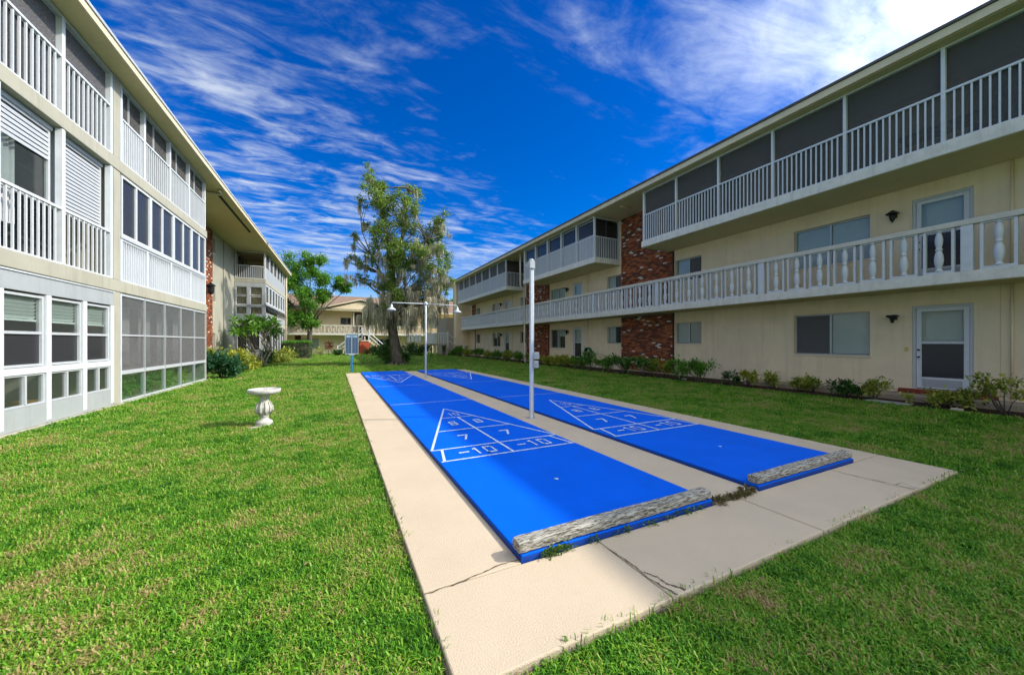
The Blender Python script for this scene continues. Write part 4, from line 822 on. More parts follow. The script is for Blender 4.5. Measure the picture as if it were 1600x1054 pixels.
t = thing('birdbath', 'weathered white cast stone birdbath on the left lawn', 'birdbath', (-1.10, 7.53, 0))
mb = MB(); mb.lathe([(.0, -.02), (.155, -.02), (.160, .0), (.155, .035), (.135, .045), (.15, .06), (.14, .085), (.10, .11), (.075, .135), (.07, .155), (.085, .165), (.07, .18), (.08, .20), (.12, .245), (.135, .29), (.13, .33), (.11, .375), (.085, .42), (.075, .46), (.08, .49), (.10, .52), (.12, .535)], n=24)
for k in range(10):   # carved leaves round the baluster
    a = k * math.pi / 5; c_, s_ = math.cos(a), math.sin(a)
    mb.tube([(.10 * c_, .10 * s_, .20), (.142 * c_, .142 * s_, .27), (.140 * c_, .140 * s_, .33), (.10 * c_, .10 * s_, .42)], [.012, .022, .018, .006], 6)
o = mb.build('pedestal', BATHM, t)
mb = MB(); mb.lathe([(.09, .52), (.14, .54), (.25, .565), (.275, .585), (.282, .61), (.278, .64), (.262, .645), (.25, .63), (.18, .60), (0, .59)], n=40); mb.build('bowl', BATHM, t)
t.scale = (.87, .87, 1)
t = thing('stone_shard', 'small pale stone lying against the foot of the birdbath', 'stone', (-1.20, 7.30, 0)); mb = MB(); mb.lathe([(.07, 0), (.08, .02), (.05, .04), (0, .045)], n=7); o = mb.build('stone', BATHM, t); o.scale = (1.3, .7, 1)

t = thing('hose_reel', 'dark green garden hose coiled on a reel against the wall beyond the brick panel', 'hose reel', (13.05, 16.6, 0))
mb = MB()
for k in range(7): mb.tube([(-.05 + .03 * (k - 3), .27 * math.cos(a * math.pi / 12) * (1 - .02 * k), .85 + .30 * math.sin(a * math.pi / 12)) for a in range(25)], .018, 6)
mb.build('hose_coil', GREENP, t); mb = MB(); mb.tube([(.18, 0, .85), (-.15, 0, .85)], .06, 8); mb.tube([(-.16, -.05, .3), (-.16, 0, .85), (-.16, .22, 1.25)], .015, 6); mb.build('bracket', BLACK, t)

for (x, y, sx, sy, lab, m) in ((11.75, 3.75, .35, .75, 'flat grey stepping stone before the near white door', mat('grey_paver', (.34, .33, .29), .9, .15, 12, .5, 70)), (11.62, 2.66, .13, .16, 'small cream block lying in the mulch by the near door', POTM), (12.0, 9.5, .12, .18, 'pale flat stone in the mulch below the small window', BATHM)):
    t = thing('stepping_stone', lab, 'stone', (x, y, .02), rng.uniform(-.2, .2)); mb = MB(); mb.box(-sx / 2, sx / 2, -sy / 2, sy / 2, 0, .06 if sx < .3 else .03); bevel(mb.build('stone', m, t), .015, 2)

# ------------------------------------------------------------------ foliage
npr = np.random.default_rng(11)
def leaves(name, cl, mat_, parent, size, n_per, aspect=.45, fold=.25, updir=.35, shell=.0, stuff=True, seed=1, rosette=False, tshift=0.0):
    """leaf shaped folded faces spread through a set of clumps: cl = [(x,y,z,rx,ry,rz,weight)]"""
    r_ = np.random.default_rng(seed); V = []; T = []; 
    for c_ in cl:
        n = max(4, int(n_per * c_[6])); d = r_.normal(size=(n, 3)); d /= np.linalg.norm(d, axis=1)[:, None]
        rad = np.clip(np.abs(r_.normal(size=n)) * .62 + .18, 0, 1.7) if not rosette else r_.random(n) ** .45
        P = np.array(c_[:3]) + d * rad[:, None] * np.array(c_[3:6])
        ax = d * (.9 if rosette else .6) + r_.normal(size=(n, 3)) * (.25 if rosette else .6); ax[:, 2] += (updir if not rosette else .25); ax /= np.linalg.norm(ax, axis=1)[:, None]
        up = r_.normal(size=(n, 3)) * .5; up[:, 2] += 1; w = np.cross(ax, up); w /= np.linalg.norm(w, axis=1)[:, None] + 1e-6; nn = np.cross(w, ax)
        s_ = size * (.6 + .8 * r_.random(n))[:, None]; hw = s_ * aspect / 2
        base = P; tip = P + ax * s_ - nn * s_ * .12; m_ = P + ax * s_ * .5
        V.append(np.stack([base, m_ + w * hw + nn * hw * fold, tip, m_ - w * hw + nn * hw * fold], 1).reshape(-1, 3)); tb = r_.random(n) * .75 + .25 * r_.random(); T.append(np.clip(tb + tshift, .001, 1))
    V = np.concatenate(V); T = np.concatenate(T); n = len(T); me = bpy.data.meshes.new(name)
    me.vertices.add(4 * n); me.vertices.foreach_set('co', V.ravel()); b0 = np.arange(n)[:, None] * 4
    idx = np.concatenate([b0 + [0, 1, 2], b0 + [0, 2, 3]], 1).ravel(); me.loops.add(6 * n); me.loops.foreach_set('vertex_index', idx); me.polygons.add(2 * n)
    me.polygons.foreach_set('loop_start', np.arange(2 * n) * 3); me.polygons.foreach_set('loop_total', np.full(2 * n, 3)); me.materials.append(mat_); me.update(calc_edges=True)
    at = me.attributes.new('tint', 'FLOAT', 'FACE'); at.data.foreach_set('value', np.repeat(T, 2).astype(np.float32)); me.validate()
    o = link(name, me, parent)
    if stuff: o['kind'] = 'stuff'
    return o
def stems(parent, cl, m, r=.008, seed=1, base=(0, 0, 0)):
    rr = random.Random(seed); mb = MB()
    for c_ in cl:
        b_ = Vector((base[0] + rr.uniform(-.05, .05), base[1] + rr.uniform(-.05, .05), 0)); e = Vector(c_[:3]); q = b_.lerp(e, .5) + Vector((rr.uniform(-.04, .04), rr.uniform(-.04, .04), .05)); mb.tube([b_, q, e], [r * 1.4, r, r * .6], 5)
    return mb.build('stems', m, parent)
def shrub(x, y, w, h, kind, label, group=None, seed=0, dens=1.0, low=.25, leaf=None):
    t = thing('shrub', label, 'shrub', (x, y, 0), 0, group); rr = random.Random(seed); cl = []; n = max(3, int(5 * w / .5))
    for k in range(n):
        cx = rr.uniform(-.5, .5) * w * .42; cy = rr.uniform(-.5, .5) * w * .9; cz = h * rr.uniform(low + .15, .82); r_ = rr.uniform(.09, .15) * (1 + .4 * (h > .6))
        cl.append((cx, cy, cz, r_, r_, r_ * .9, rr.uniform(.7, 1.3)))
    m, sz, asp = {'var': (L_VAR, .085, .5), 'yel': (L_YEL, .085, .5), 'green': (L_MID, .10, .42), 'dark': (L_DG, .09, .45), 'flow': (L_FLOW, .10, .5), 'blue': (L_BLUE, .11, .45)}[kind]
    stems(t, cl, BARK, .009, seed); leaves('foliage', cl, m, t, leaf or sz, 62 * dens, asp, seed=seed, tshift=0); return t
GB = 'shrubs in the bed below the balustraded building'
for i, (u, w, h, kind, label, dx) in enumerate((
    ((11.95, 2.12), .55, .78, 'var', 'tall narrow yellow variegated shrub at the right end of the bed', 0),
    ((12.05, 2.95), .95, .36, 'var', 'low sprawling shrub just below the near white door', 0),
    ((11.95, 4.05), .50, .50, 'var', 'yellow edged shrub left of the stepping stone below the big window', 0),
    ((11.98, 4.62), .60, .42, 'dark', 'dark leafy low shrub under the middle of the big near window', 0),
    ((12.25, 5.45), .45, .46, 'var', 'spiky variegated shrub below the left part of the big window', 0),
    ((12.25, 5.85), .35, .34, 'var', 'small yellow shrub under the left jamb of the big window', 0),
    ((12.25, 6.48), .36, .50, 'var', 'thin upright yellow shrub on bare stems just left of the big window', 0),
    ((12.05, 7.15), .50, .46, 'yel', 'round yellow green shrub in the bed under the plain wall', 0),
    ((11.95, 7.60), .38, .40, 'dark', 'small dark shrub between the yellow round one and the big green bush', 0),
    ((11.65, 8.55), .95, .68, 'green', 'big green bush right of the small near window', 0),
    ((11.80, 9.55), .60, .62, 'green', 'green bush directly under the small near window', 0),
    ((11.85, 10.4), .60, .58, 'yel', 'yellow green shrub at the right edge of the near brick panel', 0),
    ((11.75, 11.2), .80, .72, 'flow', 'white flowering bush before the right half of the near brick panel', 0),
    ((11.55, 12.2), .85, .68, 'flow', 'white flowering bush before the left half of the near brick panel', 0),
    ((11.40, 13.3), .80, .62, 'green', 'green bush at the left edge of the near brick panel', 0),
    ((11.45, 14.4), .80, .80, 'flow', 'tall white flowering bush under the window beside the brick panel', 0),
    ((11.60, 15.6), .80, .62, 'green', 'green bush right of the hose reel', 0),
    ((11.80, 16.8), .80, .52, 'yel', 'yellow green shrub before the hose reel', 0),
    ((12.00, 18.2), .80, .48, 'yel', 'yellow shrub right below the second white door', 0),
    ((12.00, 19.6), .80, .44, 'yel', 'low yellow shrub left of the second white door', 0),
    ((11.95, 21.2), .90, .50, 'var', 'variegated shrub before the second brick panel', 0),
    ((11.85, 22.8), .90, .60, 'green', 'green shrub at the foot of the white downspout', 0),
    ((11.75, 24.6), .90, .62, 'var', 'variegated shrub just beyond the white downspout', 0),
    ((11.70, 26.4), 1.0, .66, 'green', 'green shrub near the third door', 0),
    ((11.65, 28.4), 1.0, .60, 'var', 'pale shrub below the third wall lamp', 0),
    ((11.60, 30.6), 1.1, .74, 'green', 'green shrub below the far window', 0),
    ((11.50, 32.8), 1.1, .64, 'yel', 'yellowish shrub toward the far end of the bed', 0),
    ((11.40, 35.0), 1.2, .90, 'green', 'taller green shrub at the far end of the bed beside the stairwell', 0))):
    e_ = 1.25 if u[1] < 8 else 1.45
    shrub(u[0], u[1], w * e_, h * (1.1 if u[1] < 8 else 1.3), kind, label, GB, 100 + i, 1.5, leaf=None if u[1] < 16 else .12)
# left side planting
def bush(name, label, cat, x, y, w, d, h, m, n, leaf, seed, low=.2, asp=.45, rnd=9, group=None, st=True):
    t = thing(name, label, cat, (x, y, 0), 0, group); rr = random.Random(seed); cl = []
    for k in range(rnd): r_ = rr.uniform(.22, .36) * min(w, h); cl.append((rr.uniform(-.5, .5) * (w - r_), rr.uniform(-.5, .5) * (d - r_), rr.uniform(low, 1) * (h - r_) + .05 * h, r_, r_, r_ * .85, 1))
    if st: stems(t, cl, BARK, .012, seed)
    leaves('foliage', cl, m, t, leaf, n / rnd, asp, seed=seed); return t
bush('shrub', 'bright green leafy bush at the end of the screened porches', 'shrub', -4.15, 18.6, 1.3, 1.6, 1.0, L_BLUE, 3000, .15, 31)
bush('shrub', 'yellow green croton hedge behind the bright green bush', 'shrub', -4.75, 21.9, 1.9, 2.6, 1.15, L_YEL, 3600, .16, 32, rnd=14)
bush('shrub', 'orange tinged low croton at the front of the left bed', 'shrub', -4.2, 23.8, 1.0, 1.6, .7, L_YEL, 1400, .14, 33)
bush('shrub', 'dull green bush under the glazed far porch of the left building', 'shrub', -3.35, 29.6, 1.6, 3.2, 1.15, L_VAR, 2600, .15, 34, rnd=12)
bush('shrub', 'dark shrub at the foot of the frangipani', 'shrub', -4.1, 27.6, 1.0, 1.2, .9, L_DG, 1000, .16, 35)
mb = MB()
t = thing('clipped_hedge', 'square clipped dark green hedge left of the rear building window', 'hedge', (-2.9, 36.6, 0)); rr = random.Random(5)
cl = [(x, y, z, .32, .4, .30, 1) for x in np.linspace(-.95, .85, 7) for y in (-.5, .2, .9) for z in (.35, .75, 1.2)]; leaves('foliage', cl, L_DG, t, .10, 130, .5, seed=36)
cl = [(x, y, 1.48, .32, .4, .08, 1) for x in np.linspace(-.95, .85, 7) for y in (-.5, .2, .9)]; leaves('top_growth', cl, L_MID, t, .10, 130, .5, seed=37)
mb = MB(); mb.box(-1.05, .95, -.6, 1.0, .05, 1.35); mb.build('inner_twigs', BARK, t)
# frangipani: candelabra branches with rosettes of long leaves
t = thing('frangipani_tree', 'small bare stemmed frangipani with leaf rosettes before the left building recess', 'tree', (-3.95, 26.0, 0)); rr = random.Random(12)
mb = MB(); tips = []
def fbranch(p, d, l_, r_, lev):
    q = p + d * l_; mid = p.lerp(q, .5) + Vector((rr.uniform(-.06, .06), rr.uniform(-.06, .06), .03)); mb.tube([p, mid, q], [r_, r_ * .85, r_ * .72], 6)
    if lev == 0: tips.append(q); return
    for k in range(rr.choice((2, 3))):
        dd = (d * .75 + Vector((rr.uniform(-.8, .8), rr.uniform(-.8, .8), rr.uniform(.0, .55)))).normalized(); fbranch(q, dd, l_ * rr.uniform(.68, .9), r_ * .72, lev - 1)
for k in range(5):
    a = k * 1.256 + .4; fbranch(Vector((.12 * math.cos(a), .12 * math.sin(a), 0)), Vector((.42 * math.cos(a), .42 * math.sin(a), 1)).normalized(), .95, .065, 3)
mb.build('branches', BARKL, t)
leaves('foliage', [(p.x, p.y, p.z, .10, .10, .07, 1) for p in tips], L_MID, t, .30, 20, .30, rosette=True, seed=38)
t = thing('potted_plant', 'pale pot with spiky green plant on the path by the rear building', 'potted plant', (-1.35, 43.2, 0)); mb = MB(); mb.lathe([(.16, 0), (.24, .4), (.26, .42)], n=12); mb.build('pot', POTM, t); leaves('foliage', [(0, 0, .6, .35, .3, .25, 1)], L_VAR, t, .35, 90, .2, rosette=True, seed=40)
t = thing('cordyline', 'dark red cordyline beside the pale pot by the rear building', 'plant', (-.6, 44.0, 0)); mb = MB(); mb.tube([(0, 0, 0), (0, 0, .9)], .03, 6); mb.build('stem', BARK, t); leaves('foliage', [(0, 0, 1.15, .2, .2, .25, 1)], L_RED, t, .42, 90, .2, rosette=True, seed=41)
for i, (x, y, w, h, lab, m) in enumerate(((.9, 43.0, 2.4, .7, 'low dark shrubs by the foot of the left rear stairs', L_DG), (3.9, 42.5, 3.0, 1.25, 'dark green shrubs left of the mossy trunk by the rear stairs', L_DG), (6.4, 40.5, 3.4, 1.7, 'broad dark shrub right of the mossy trunk', L_DG), (8.0, 37.5, 2.4, 1.5, 'dark shrub before the white slatted landing', L_DG), (5.4, 39.5, 2.0, 1.0, 'mid green shrub between the mossy trunk and the path', L_MID), (-5.5, 47.5, 2.0, 1.3, 'green shrub at the left foot of the rear building', L_MID), (10.9, 36.4, 1.6, .9, 'green shrub under the white stair rail at the far right', L_MID))):
    bush('shrub', lab, 'shrub', x, y, w, 1.4, h, m, 1800, .17, 50 + i, rnd=12)

# ------------------------------------------------------------------ trees
cy_, sy_ = math.cos(R(26.157)), math.sin(R(26.157))
def pxoff(u, v, dep, base=(3.6, 24.0)):     # crown layout measured off the trunk foot: metres sideways, up, and towards the viewer
    k = .0410; lat = (u - 620) * k; up = 1.45 + (534.6 - v) * k; return Vector((lat * cy_ + dep * sy_, -lat * sy_ + dep * cy_, up))
T = thing('mossy_oak', 'tall narrow leaning tree draped with grey Spanish moss beyond the lanes', 'tree', (3.6, 24.0, 0)); rr = random.Random(3)
mb = MB(); trunk = [pxoff(620, 570, 0), pxoff(619, 556, 0), pxoff(613, 520, .05), pxoff(610, 470, .1), pxoff(612, 425, 0), pxoff(604, 370, -.1), pxoff(594, 320, 0), pxoff(582, 280, 0)]
mb.tube(trunk, [.50, .34, .29, .24, .19, .13, .08, .03], 10)
lead2 = [pxoff(612, 425, 0), pxoff(624, 380, .3), pxoff(630, 330, .3), pxoff(632, 290, .2)]; mb.tube(lead2, [.14, .10, .06, .02], 8)
lead3 = [pxoff(611, 450, 0), pxoff(640, 410, -.3), pxoff(668, 375, -.4), pxoff(690, 348, -.3)]; mb.tube(lead3, [.13, .09, .06, .02], 8)
lead4 = [pxoff(611, 460, 0), pxoff(592, 425, .3), pxoff(575, 395, .4), pxoff(562, 360, .3)]; mb.tube(lead4, [.12, .08, .05, .02], 8)
for k in range(9):
    a = k * .7 + .2; mb.tube([Vector((0, 0, .35)), Vector((.45 * math.cos(a), .45 * math.sin(a), .08)), Vector((.85 * math.cos(a), .85 * math.sin(a), -.03))], [.16, .10, .03], 6)
mb.build('trunk', BARK, T)
CL = [(580, 275, 8), (598, 283, 8), (585, 297, 12), (608, 302, 13), (632, 290, 11), (590, 320, 14), (615, 327, 17), (640, 322, 12), (600, 347, 15), (630, 352, 17), (655, 342, 11), (690, 348, 11), (680, 357, 11), (668, 377, 13), (650, 377, 16), (620, 377, 16), (596, 374, 12), (575, 354, 6), (560, 370, 6), (548, 400, 5), (560, 410, 6), (580, 392, 8), (640, 402, 18), (665, 402, 14), (690, 397, 12), (612, 407, 16), (586, 417, 10), (562, 432, 6), (632, 430, 19), (660, 430, 17), (690, 427, 13), (702, 440, 8), (702, 407, 7), (645, 452, 17), (675, 452, 13), (610, 450, 13), (575, 440, 6), (655, 470, 12), (625, 475, 12), (553, 385, 4), (545, 408, 4), (570, 330, 5), (690, 455, 8)]
cl = []; tipsT = []; mb = MB(); nodes = trunk[2:] + lead2[1:] + lead3[1:] + lead4[1:]
for u, v, r_ in CL:
    c_ = pxoff(u, v, rr.uniform(-1, 1) * (1.3 if r_ > 9 else .6)); rad = r_ * .041
    for j in range(6 if r_ > 9 else 3):
        o_ = Vector((rr.gauss(0, .5), rr.gauss(0, .5), rr.gauss(0, .45))) * rad * 1.35; cl.append((*(c_ + o_), rad * .62, rad * .62, rad * .55, (r_ / 10) ** 1.7 * .62))
        nb = min(nodes, key=lambda q: (q - c_).length + (2 if q.z > c_.z else 0)); e = c_ + o_; md = nb.lerp(e, .55) + Vector((rr.uniform(-.15, .15), rr.uniform(-.15, .15), -.12)); mb.tube([nb, md, e], [.045, .028, .008], 5); tipsT.append(e); tipsT.append(md)
        for q in range(2): mb.tube([e, e + Vector((rr.gauss(0, 1), rr.gauss(0, 1), rr.gauss(.3, .7))).normalized() * rad * 1.25], [.008, .003], 3)
mb.build('branches', BARKL, T); leaves('crown', cl, L_TREE, T, .13, 170, .5, seed=60)
def moss(parent, spots, seed, name='moss', wd=.02):
    rr = random.Random(seed); mb = MB()
    for (p, ln, n, sp) in spots:
        tt = rr.random()
        for k in range(n):
            q = p + Vector((rr.gauss(0, sp), rr.gauss(0, sp), rr.gauss(0, sp * .6))); l_ = ln * rr.uniform(.4, 1.1); seg = 6; a = rr.uniform(0, 6.28); w = wd * rr.uniform(.5, 1.6); vs_ = []; x = Vector((0, 0, 0))
            for s_ in range(seg + 1):
                ww = w * (1 - (s_ / seg) ** 2 * .85) * rr.uniform(.6, 1.3); x = x + Vector((rr.uniform(-.03, .03), rr.uniform(-.03, .03), -l_ / seg)) if s_ else x; a += rr.uniform(-.7, .7)
                vs_ += [q + x + Vector((math.cos(a), math.sin(a), 0)) * ww, q + x - Vector((math.cos(a), math.sin(a), 0)) * ww]
            mb.add(vs_, [(2 * i, 2 * i + 1, 2 * i + 3, 2 * i + 2) for i in range(seg)], 0, False, max(.001, min(1, tt * .6 + rr.random() * .4)))
    return tag(mb.build(name, L_MOSS, parent), kind='stuff')
spots = []
for u0, u1, v0, v1, n, ln in ((572, 600, 468, 490, 26, 1.7), (600, 640, 455, 485, 30, 1.9), (640, 682, 450, 485, 34, 1.9), (565, 580, 478, 500, 12, 1.3), (676, 700, 462, 480, 12, 1.0), (588, 612, 400, 445, 22, 1.1), (612, 650, 425, 460, 26, 1.1), (650, 668, 375, 420, 20, 1.0), (665, 690, 380, 400, 10, .8), (670, 700, 425, 450, 16, .8), (548, 565, 430, 445, 7, .8), (600, 615, 360, 400, 8, .8), (690, 700, 355, 362, 4, .4), (625, 665, 480, 505, 22, 1.2), (590, 606, 490, 505, 10, 1.0), (668, 684, 485, 500, 8, .9)):
    for k in range(n): spots.append((pxoff(rr.uniform(u0, u1), rr.uniform(v0, v1), rr.uniform(-1.2, 1.0)), ln * rr.uniform(.25, 1.0), 26, rr.uniform(.04, .12)))
for k in range(95):
    c_ = rr.choice(cl); spots.append((Vector(c_[:3]), rr.uniform(.3, .8), 20, .07))
moss(T, spots, 8)
mb = MB()
for u, v in ((566, 470), (588, 462), (640, 455), (665, 450), (694, 462), (655, 470), (575, 480), (678, 472), (700, 470), (560, 440), (552, 432)):
    e = pxoff(u, v, rr.uniform(-1, 1)); nb = pxoff(611, min(540, v + 25), 0); mb.tube([nb, nb.lerp(e, .5) + Vector((0, 0, .25)), e, e + Vector((0, 0, -.2))], [.08, .05, .025, .01], 6)
mb.build('drooping_branches', BARK, T)
leaves('low_sprouts', [(*pxoff(u, v, .2), .35, .35, .3, 1) for u, v in ((600, 545), (612, 558), (598, 556), (628, 556), (640, 546), (606, 534), (590, 552), (634, 560), (604, 562), (618, 562))], L_DG, T, .13, 260, .45, seed=61)

def bigtree(name, label, x, y, h, crown, m, n, leaf, seed, trunk_r=.3, group=None):
    t = thing(name, label, 'tree', (x, y, 0), 0, group); rr = random.Random(seed); mb = MB(); mb.tube([(0, 0, -.1), (.1, 0, h * .3), (0, .1, h * .62)], [trunk_r, trunk_r * .75, trunk_r * .4], 9); mb.build('trunk', BARK, t)
    mb = MB(); cl = []
    for c_ in crown:
        mb.tube([Vector((0, 0, h * .3)), Vector((c_[0] * .5, c_[1] * .5, (h * .3 + c_[2]) / 2 + .2)), Vector(c_[:3])], [trunk_r * .4, trunk_r * .22, .03], 6)
        for j in range(9):
            d = Vector((rr.gauss(0, 1), rr.gauss(0, 1), rr.gauss(0, 1))).normalized() * rr.uniform(.35, .95); r_ = c_[3] * rr.uniform(.22, .5); cl.append((c_[0] + d.x * c_[3], c_[1] + d.y * c_[3], c_[2] + d.z * c_[3] * .8, r_, r_, r_ * .75, 1))
    mb.build('limbs', BARK, t); leaves('crown', cl, m, t, leaf, n / len(cl), .5, seed=seed); return t
# positions are metres from each trunk
bigtree('broadleaf_tree', 'large green broadleaf tree rising behind the end of the left building', -2.6, 46.5, 11, [(-1.6, 0, 9.6, 2.0), (.2, -.3, 10.4, 1.5), (1.3, 0, 8.8, 1.6), (2.9, 0, 8.1, 1.1), (3.9, .2, 7.8, .8), (-1.5, .5, 7.2, 2.1), (.1, -.8, 6.4, 1.7), (-1.8, -.5, 4.6, 1.9), (-.1, -.6, 3.9, 1.3), (1.3, .2, 6.6, 1.0), (-3.5, 0, 8, 2.2)], L_MID, 42000, .20, 70)
bigtree('broadleaf_tree', 'green tree beyond the rear building beside the far end of the right building', 19.5, 66, 9.2, [(-1.5, 0, 7.2, 2.0), (1.2, 0, 8.3, 2.0), (3.5, 0, 8.0, 2.2), (.5, 0, 5.5, 2.2), (-2.6, 0, 5.6, 1.5), (3, 0, 5.5, 2)], L_MID, 16000, .28, 71)
bigtree('broadleaf_tree', 'dark treetop far behind the rear building roof left of the mossy tree', 9.5, 72, 9, [(-2, 0, 6.0, 2.0), (1, 0, 6.4, 2.2), (3.5, 0, 6.1, 2)], L_DG, 8000, .3, 72)

for k, (t, h_) in enumerate(INP): leaves('foliage', [(.1, 0, .36, .14, .42, .26, 1.6), (.12, .25, .30, .12, .3, .2, 1)], (L_MID, L_FLOW, L_MID, L_VAR)[k], t, .11, 260, .4, seed=80 + k)

# weeds growing from the joints, twigs and fallen leaves
WEED = leafmat('weed_leaf', (.03, .09, .01), (.16, .26, .04), .3)
def weedpatch(label, pts, h, seed, m=WEED, sz=.028, n=26):
    t = thing('weeds', label, 'weeds', (pts[0][0], pts[0][1], .05)); cl = [(x - pts[0][0], y - pts[0][1], h * .4, .035, .018, h * .5, 1) for x, y in pts]; leaves('foliage', cl, m, t, sz, n, .4, seed=seed); return t
rw = random.Random(9)
weedpatch('green weeds growing at the left front foot of the blue lane under the timber', [(1.24 + .022 * k, 2.022 - .004 * (k % 3)) for k in range(9)], .05, 1)
weedpatch('sparse green weeds under the middle of the near timber', [(x + rw.uniform(-.03, .03), 2.02) for x in (1.62, 1.66, 1.88, 1.93, 1.97, 2.15, 2.2)], .035, 2, n=16)
weedpatch('green weeds under the right end of the near timber', [(2.35 + .07 * k, 2.02) for k in range(7)], .035, 3, n=16)
weedpatch('dried brown weeds sprawling in the joint between the two lanes', [(2.97 + .03 * k + rw.uniform(-.02, .02), 2.05 + rw.uniform(-.05, .04)) for k in range(19)], .04, 4, leafmat('dry_weed', (.09, .07, .02), (.20, .17, .06), .2), .035, 30)
t = thing('twig', 'thin curved dead twig on the right front edge of the slab', 'twig', (4.95, 1.45, .055)); mb = MB(); mb.tube([(-.01, .07, .0), (.0, .03, .035), (.02, -.01, .02), (.06, -.05, .004), (.10, -.06, .0)], .0035, 5); mb.build('stick', BATHM, t)

# ------------------------------------------------------------------ grass
def inside(x, y): return (SX0 - .02 < x < SX1 + .02 and SY0 - .03 < y < SY1) or x > BX + .05 or (x < -4.5 + (y - 8) * t1 + .08 and y < 17.5) or (x < -3.3 and y >= 17.5 and y < 30)
GR = leafmat('grass_blade', (.035, .10, .008), (.12, .26, .025), .35, .5)
def grass_color(m):
    t = m.node_tree; b = t.nodes['Principled BSDF']; tr = [n for n in t.nodes if n.type == 'BSDF_TRANSLUCENT'][0]; oi = t.nodes.new('ShaderNodeObjectInfo'); g = t.nodes.new('ShaderNodeNewGeometry')
    n = t.nodes.new('ShaderNodeTexNoise'); n.inputs['Scale'].default_value = 1.1; n.inputs['Detail'].default_value = 9; n.inputs['Roughness'].default_value = .72; t.links.new(g.outputs['Position'], n.inputs['Vector'])
    a = t.nodes.new('ShaderNodeAttribute'); a.attribute_name = 'tint'; ad = t.nodes.new('ShaderNodeMath'); ad.operation = 'MULTIPLY_ADD'; t.links.new(oi.outputs['Random'], ad.inputs[0]); ad.inputs[1].default_value = .13
    nb = t.nodes.new('ShaderNodeTexNoise'); nb.inputs['Scale'].default_value = 5.5; nb.inputs['Detail'].default_value = 5; t.links.new(g.outputs['Position'], nb.inputs['Vector']); w1 = t.nodes.new('ShaderNodeMath'); w1.operation = 'MULTIPLY_ADD'; t.links.new(n.outputs['Fac'], w1.inputs[0]); w1.inputs[1].default_value = 1.5; w1.inputs[2].default_value = -.70
    w2 = t.nodes.new('ShaderNodeMath'); w2.operation = 'MULTIPLY_ADD'; t.links.new(nb.outputs['Fac'], w2.inputs[0]); w2.inputs[1].default_value = .75; t.links.new(w1.outputs[0], w2.inputs[2]); t.links.new(w2.outputs[0], ad.inputs[2]); a2 = t.nodes.new('ShaderNodeMath'); a2.operation = 'MULTIPLY_ADD'; t.links.new(a.outputs['Fac'], a2.inputs[0]); a2.inputs[1].default_value = .46; t.links.new(ad.outputs[0], a2.inputs[2])
    r = t.nodes.new('ShaderNodeValToRGB'); e = r.color_ramp.elements; e[0].position = .36; e[0].color = (.03, .13, .008, 1); e[1].position = 1.04; e[1].color = (.46, .34, .15, 1)
    for p, c_ in ((.55, (.085, .27, .012)), (.74, (.19, .43, .022)), (.88, (.32, .42, .05))): k = e.new(p); k.color = (*c_, 1)
    t.links.new(a2.outputs[0], r.inputs[0]); t.links.new(r.outputs[0], b.inputs['Base Color']); t.links.new(r.outputs[0], tr.inputs[0])
grass_color(GR)
tufts = bpy.data.collections.new('grass_tufts')
for k in range(5):
    rr = random.Random(200 + k); mb = MB()
    for j in range(22):
        a = rr.uniform(0, 6.28); bx_, by_ = rr.gauss(0, .028), rr.gauss(0, .028); l_ = rr.uniform(.016, .050); w = rr.uniform(.0016, .0034); lean = rr.uniform(.3, 1.35); dx, dy = math.cos(a), math.sin(a)
        p0 = (bx_, by_, 0); p1 = (bx_ + dx * l_ * lean * .45, by_ + dy * l_ * lean * .45, l_ * .62); p2 = (bx_ + dx * l_ * lean, by_ + dy * l_ * lean, max(.004, l_ * (1.0 - .52 * lean)))
        sx_, sy2 = -dy * w, dx * w
        mb.add([(p0[0] - sx_, p0[1] - sy2, 0), (p0[0] + sx_, p0[1] + sy2, 0), (p1[0] + sx_, p1[1] + sy2, p1[2]), (p1[0] - sx_, p1[1] - sy2, p1[2]), p2], [(0, 1, 2, 3), (3, 2, 4)], 0, False, max(.001, rr.random()))
    o = bpy.data.objects.new('grass_tuft', mb.mesh('grass_tuft', GR)); tufts.objects.link(o)
bx_e = sorted({-9.0, SX0, SX1, BX, 0.0, *[x * .5 - 9 for x in range(0, 43)]}); by_e = sorted({SY0, SY1, *[y * .5 for y in range(-3, 100)]})
gv, gf, gd, gs = [], [], [], []
for i in range(len(bx_e) - 1):
    for j in range(len(by_e) - 1):
        x0, x1, y0, y1 = bx_e[i], bx_e[i + 1], by_e[j], by_e[j + 1]; xm, ym = (x0 + x1) / 2, (y0 + y1) / 2
        if x1 - x0 < .01 or inside(xm, ym) or x0 > BX: continue
        r_ = xm * cy_ - ym * sy_; d_ = xm * sy_ + ym * cy_
        if d_ < .4 or abs(r_) > d_ * 1.5 + 1.2: continue
        dist = math.hypot(xm, ym); den = 1500 if dist < 3.5 else 1000 if dist < 6 else 520 if dist < 10 else 210 if dist < 16 else 70 if dist < 28 else 26; sc_ = 1.0 if dist < 6 else 1.25 if dist < 10 else 1.7 if dist < 16 else 2.3 if dist < 28 else 3.2
        o_ = len(gv); gv += [(x0, y0, 0), (x1, y0, 0), (x1, y1, 0), (x0, y1, 0)]; gf.append((o_, o_ + 1, o_ + 2, o_ + 3)); gd.append(den); gs.append(sc_)
me = bpy.data.meshes.new('grass'); me.from_pydata(gv, [], gf); a_ = me.attributes.new('dens', 'FLOAT', 'FACE'); a_.data.foreach_set('value', gd); a_ = me.attributes.new('size', 'FLOAT', 'FACE'); a_.data.foreach_set('value', gs)
go = tag(link('grass', me), 'short green lawn grass with brown worn patches', 'grass', kind='stuff')
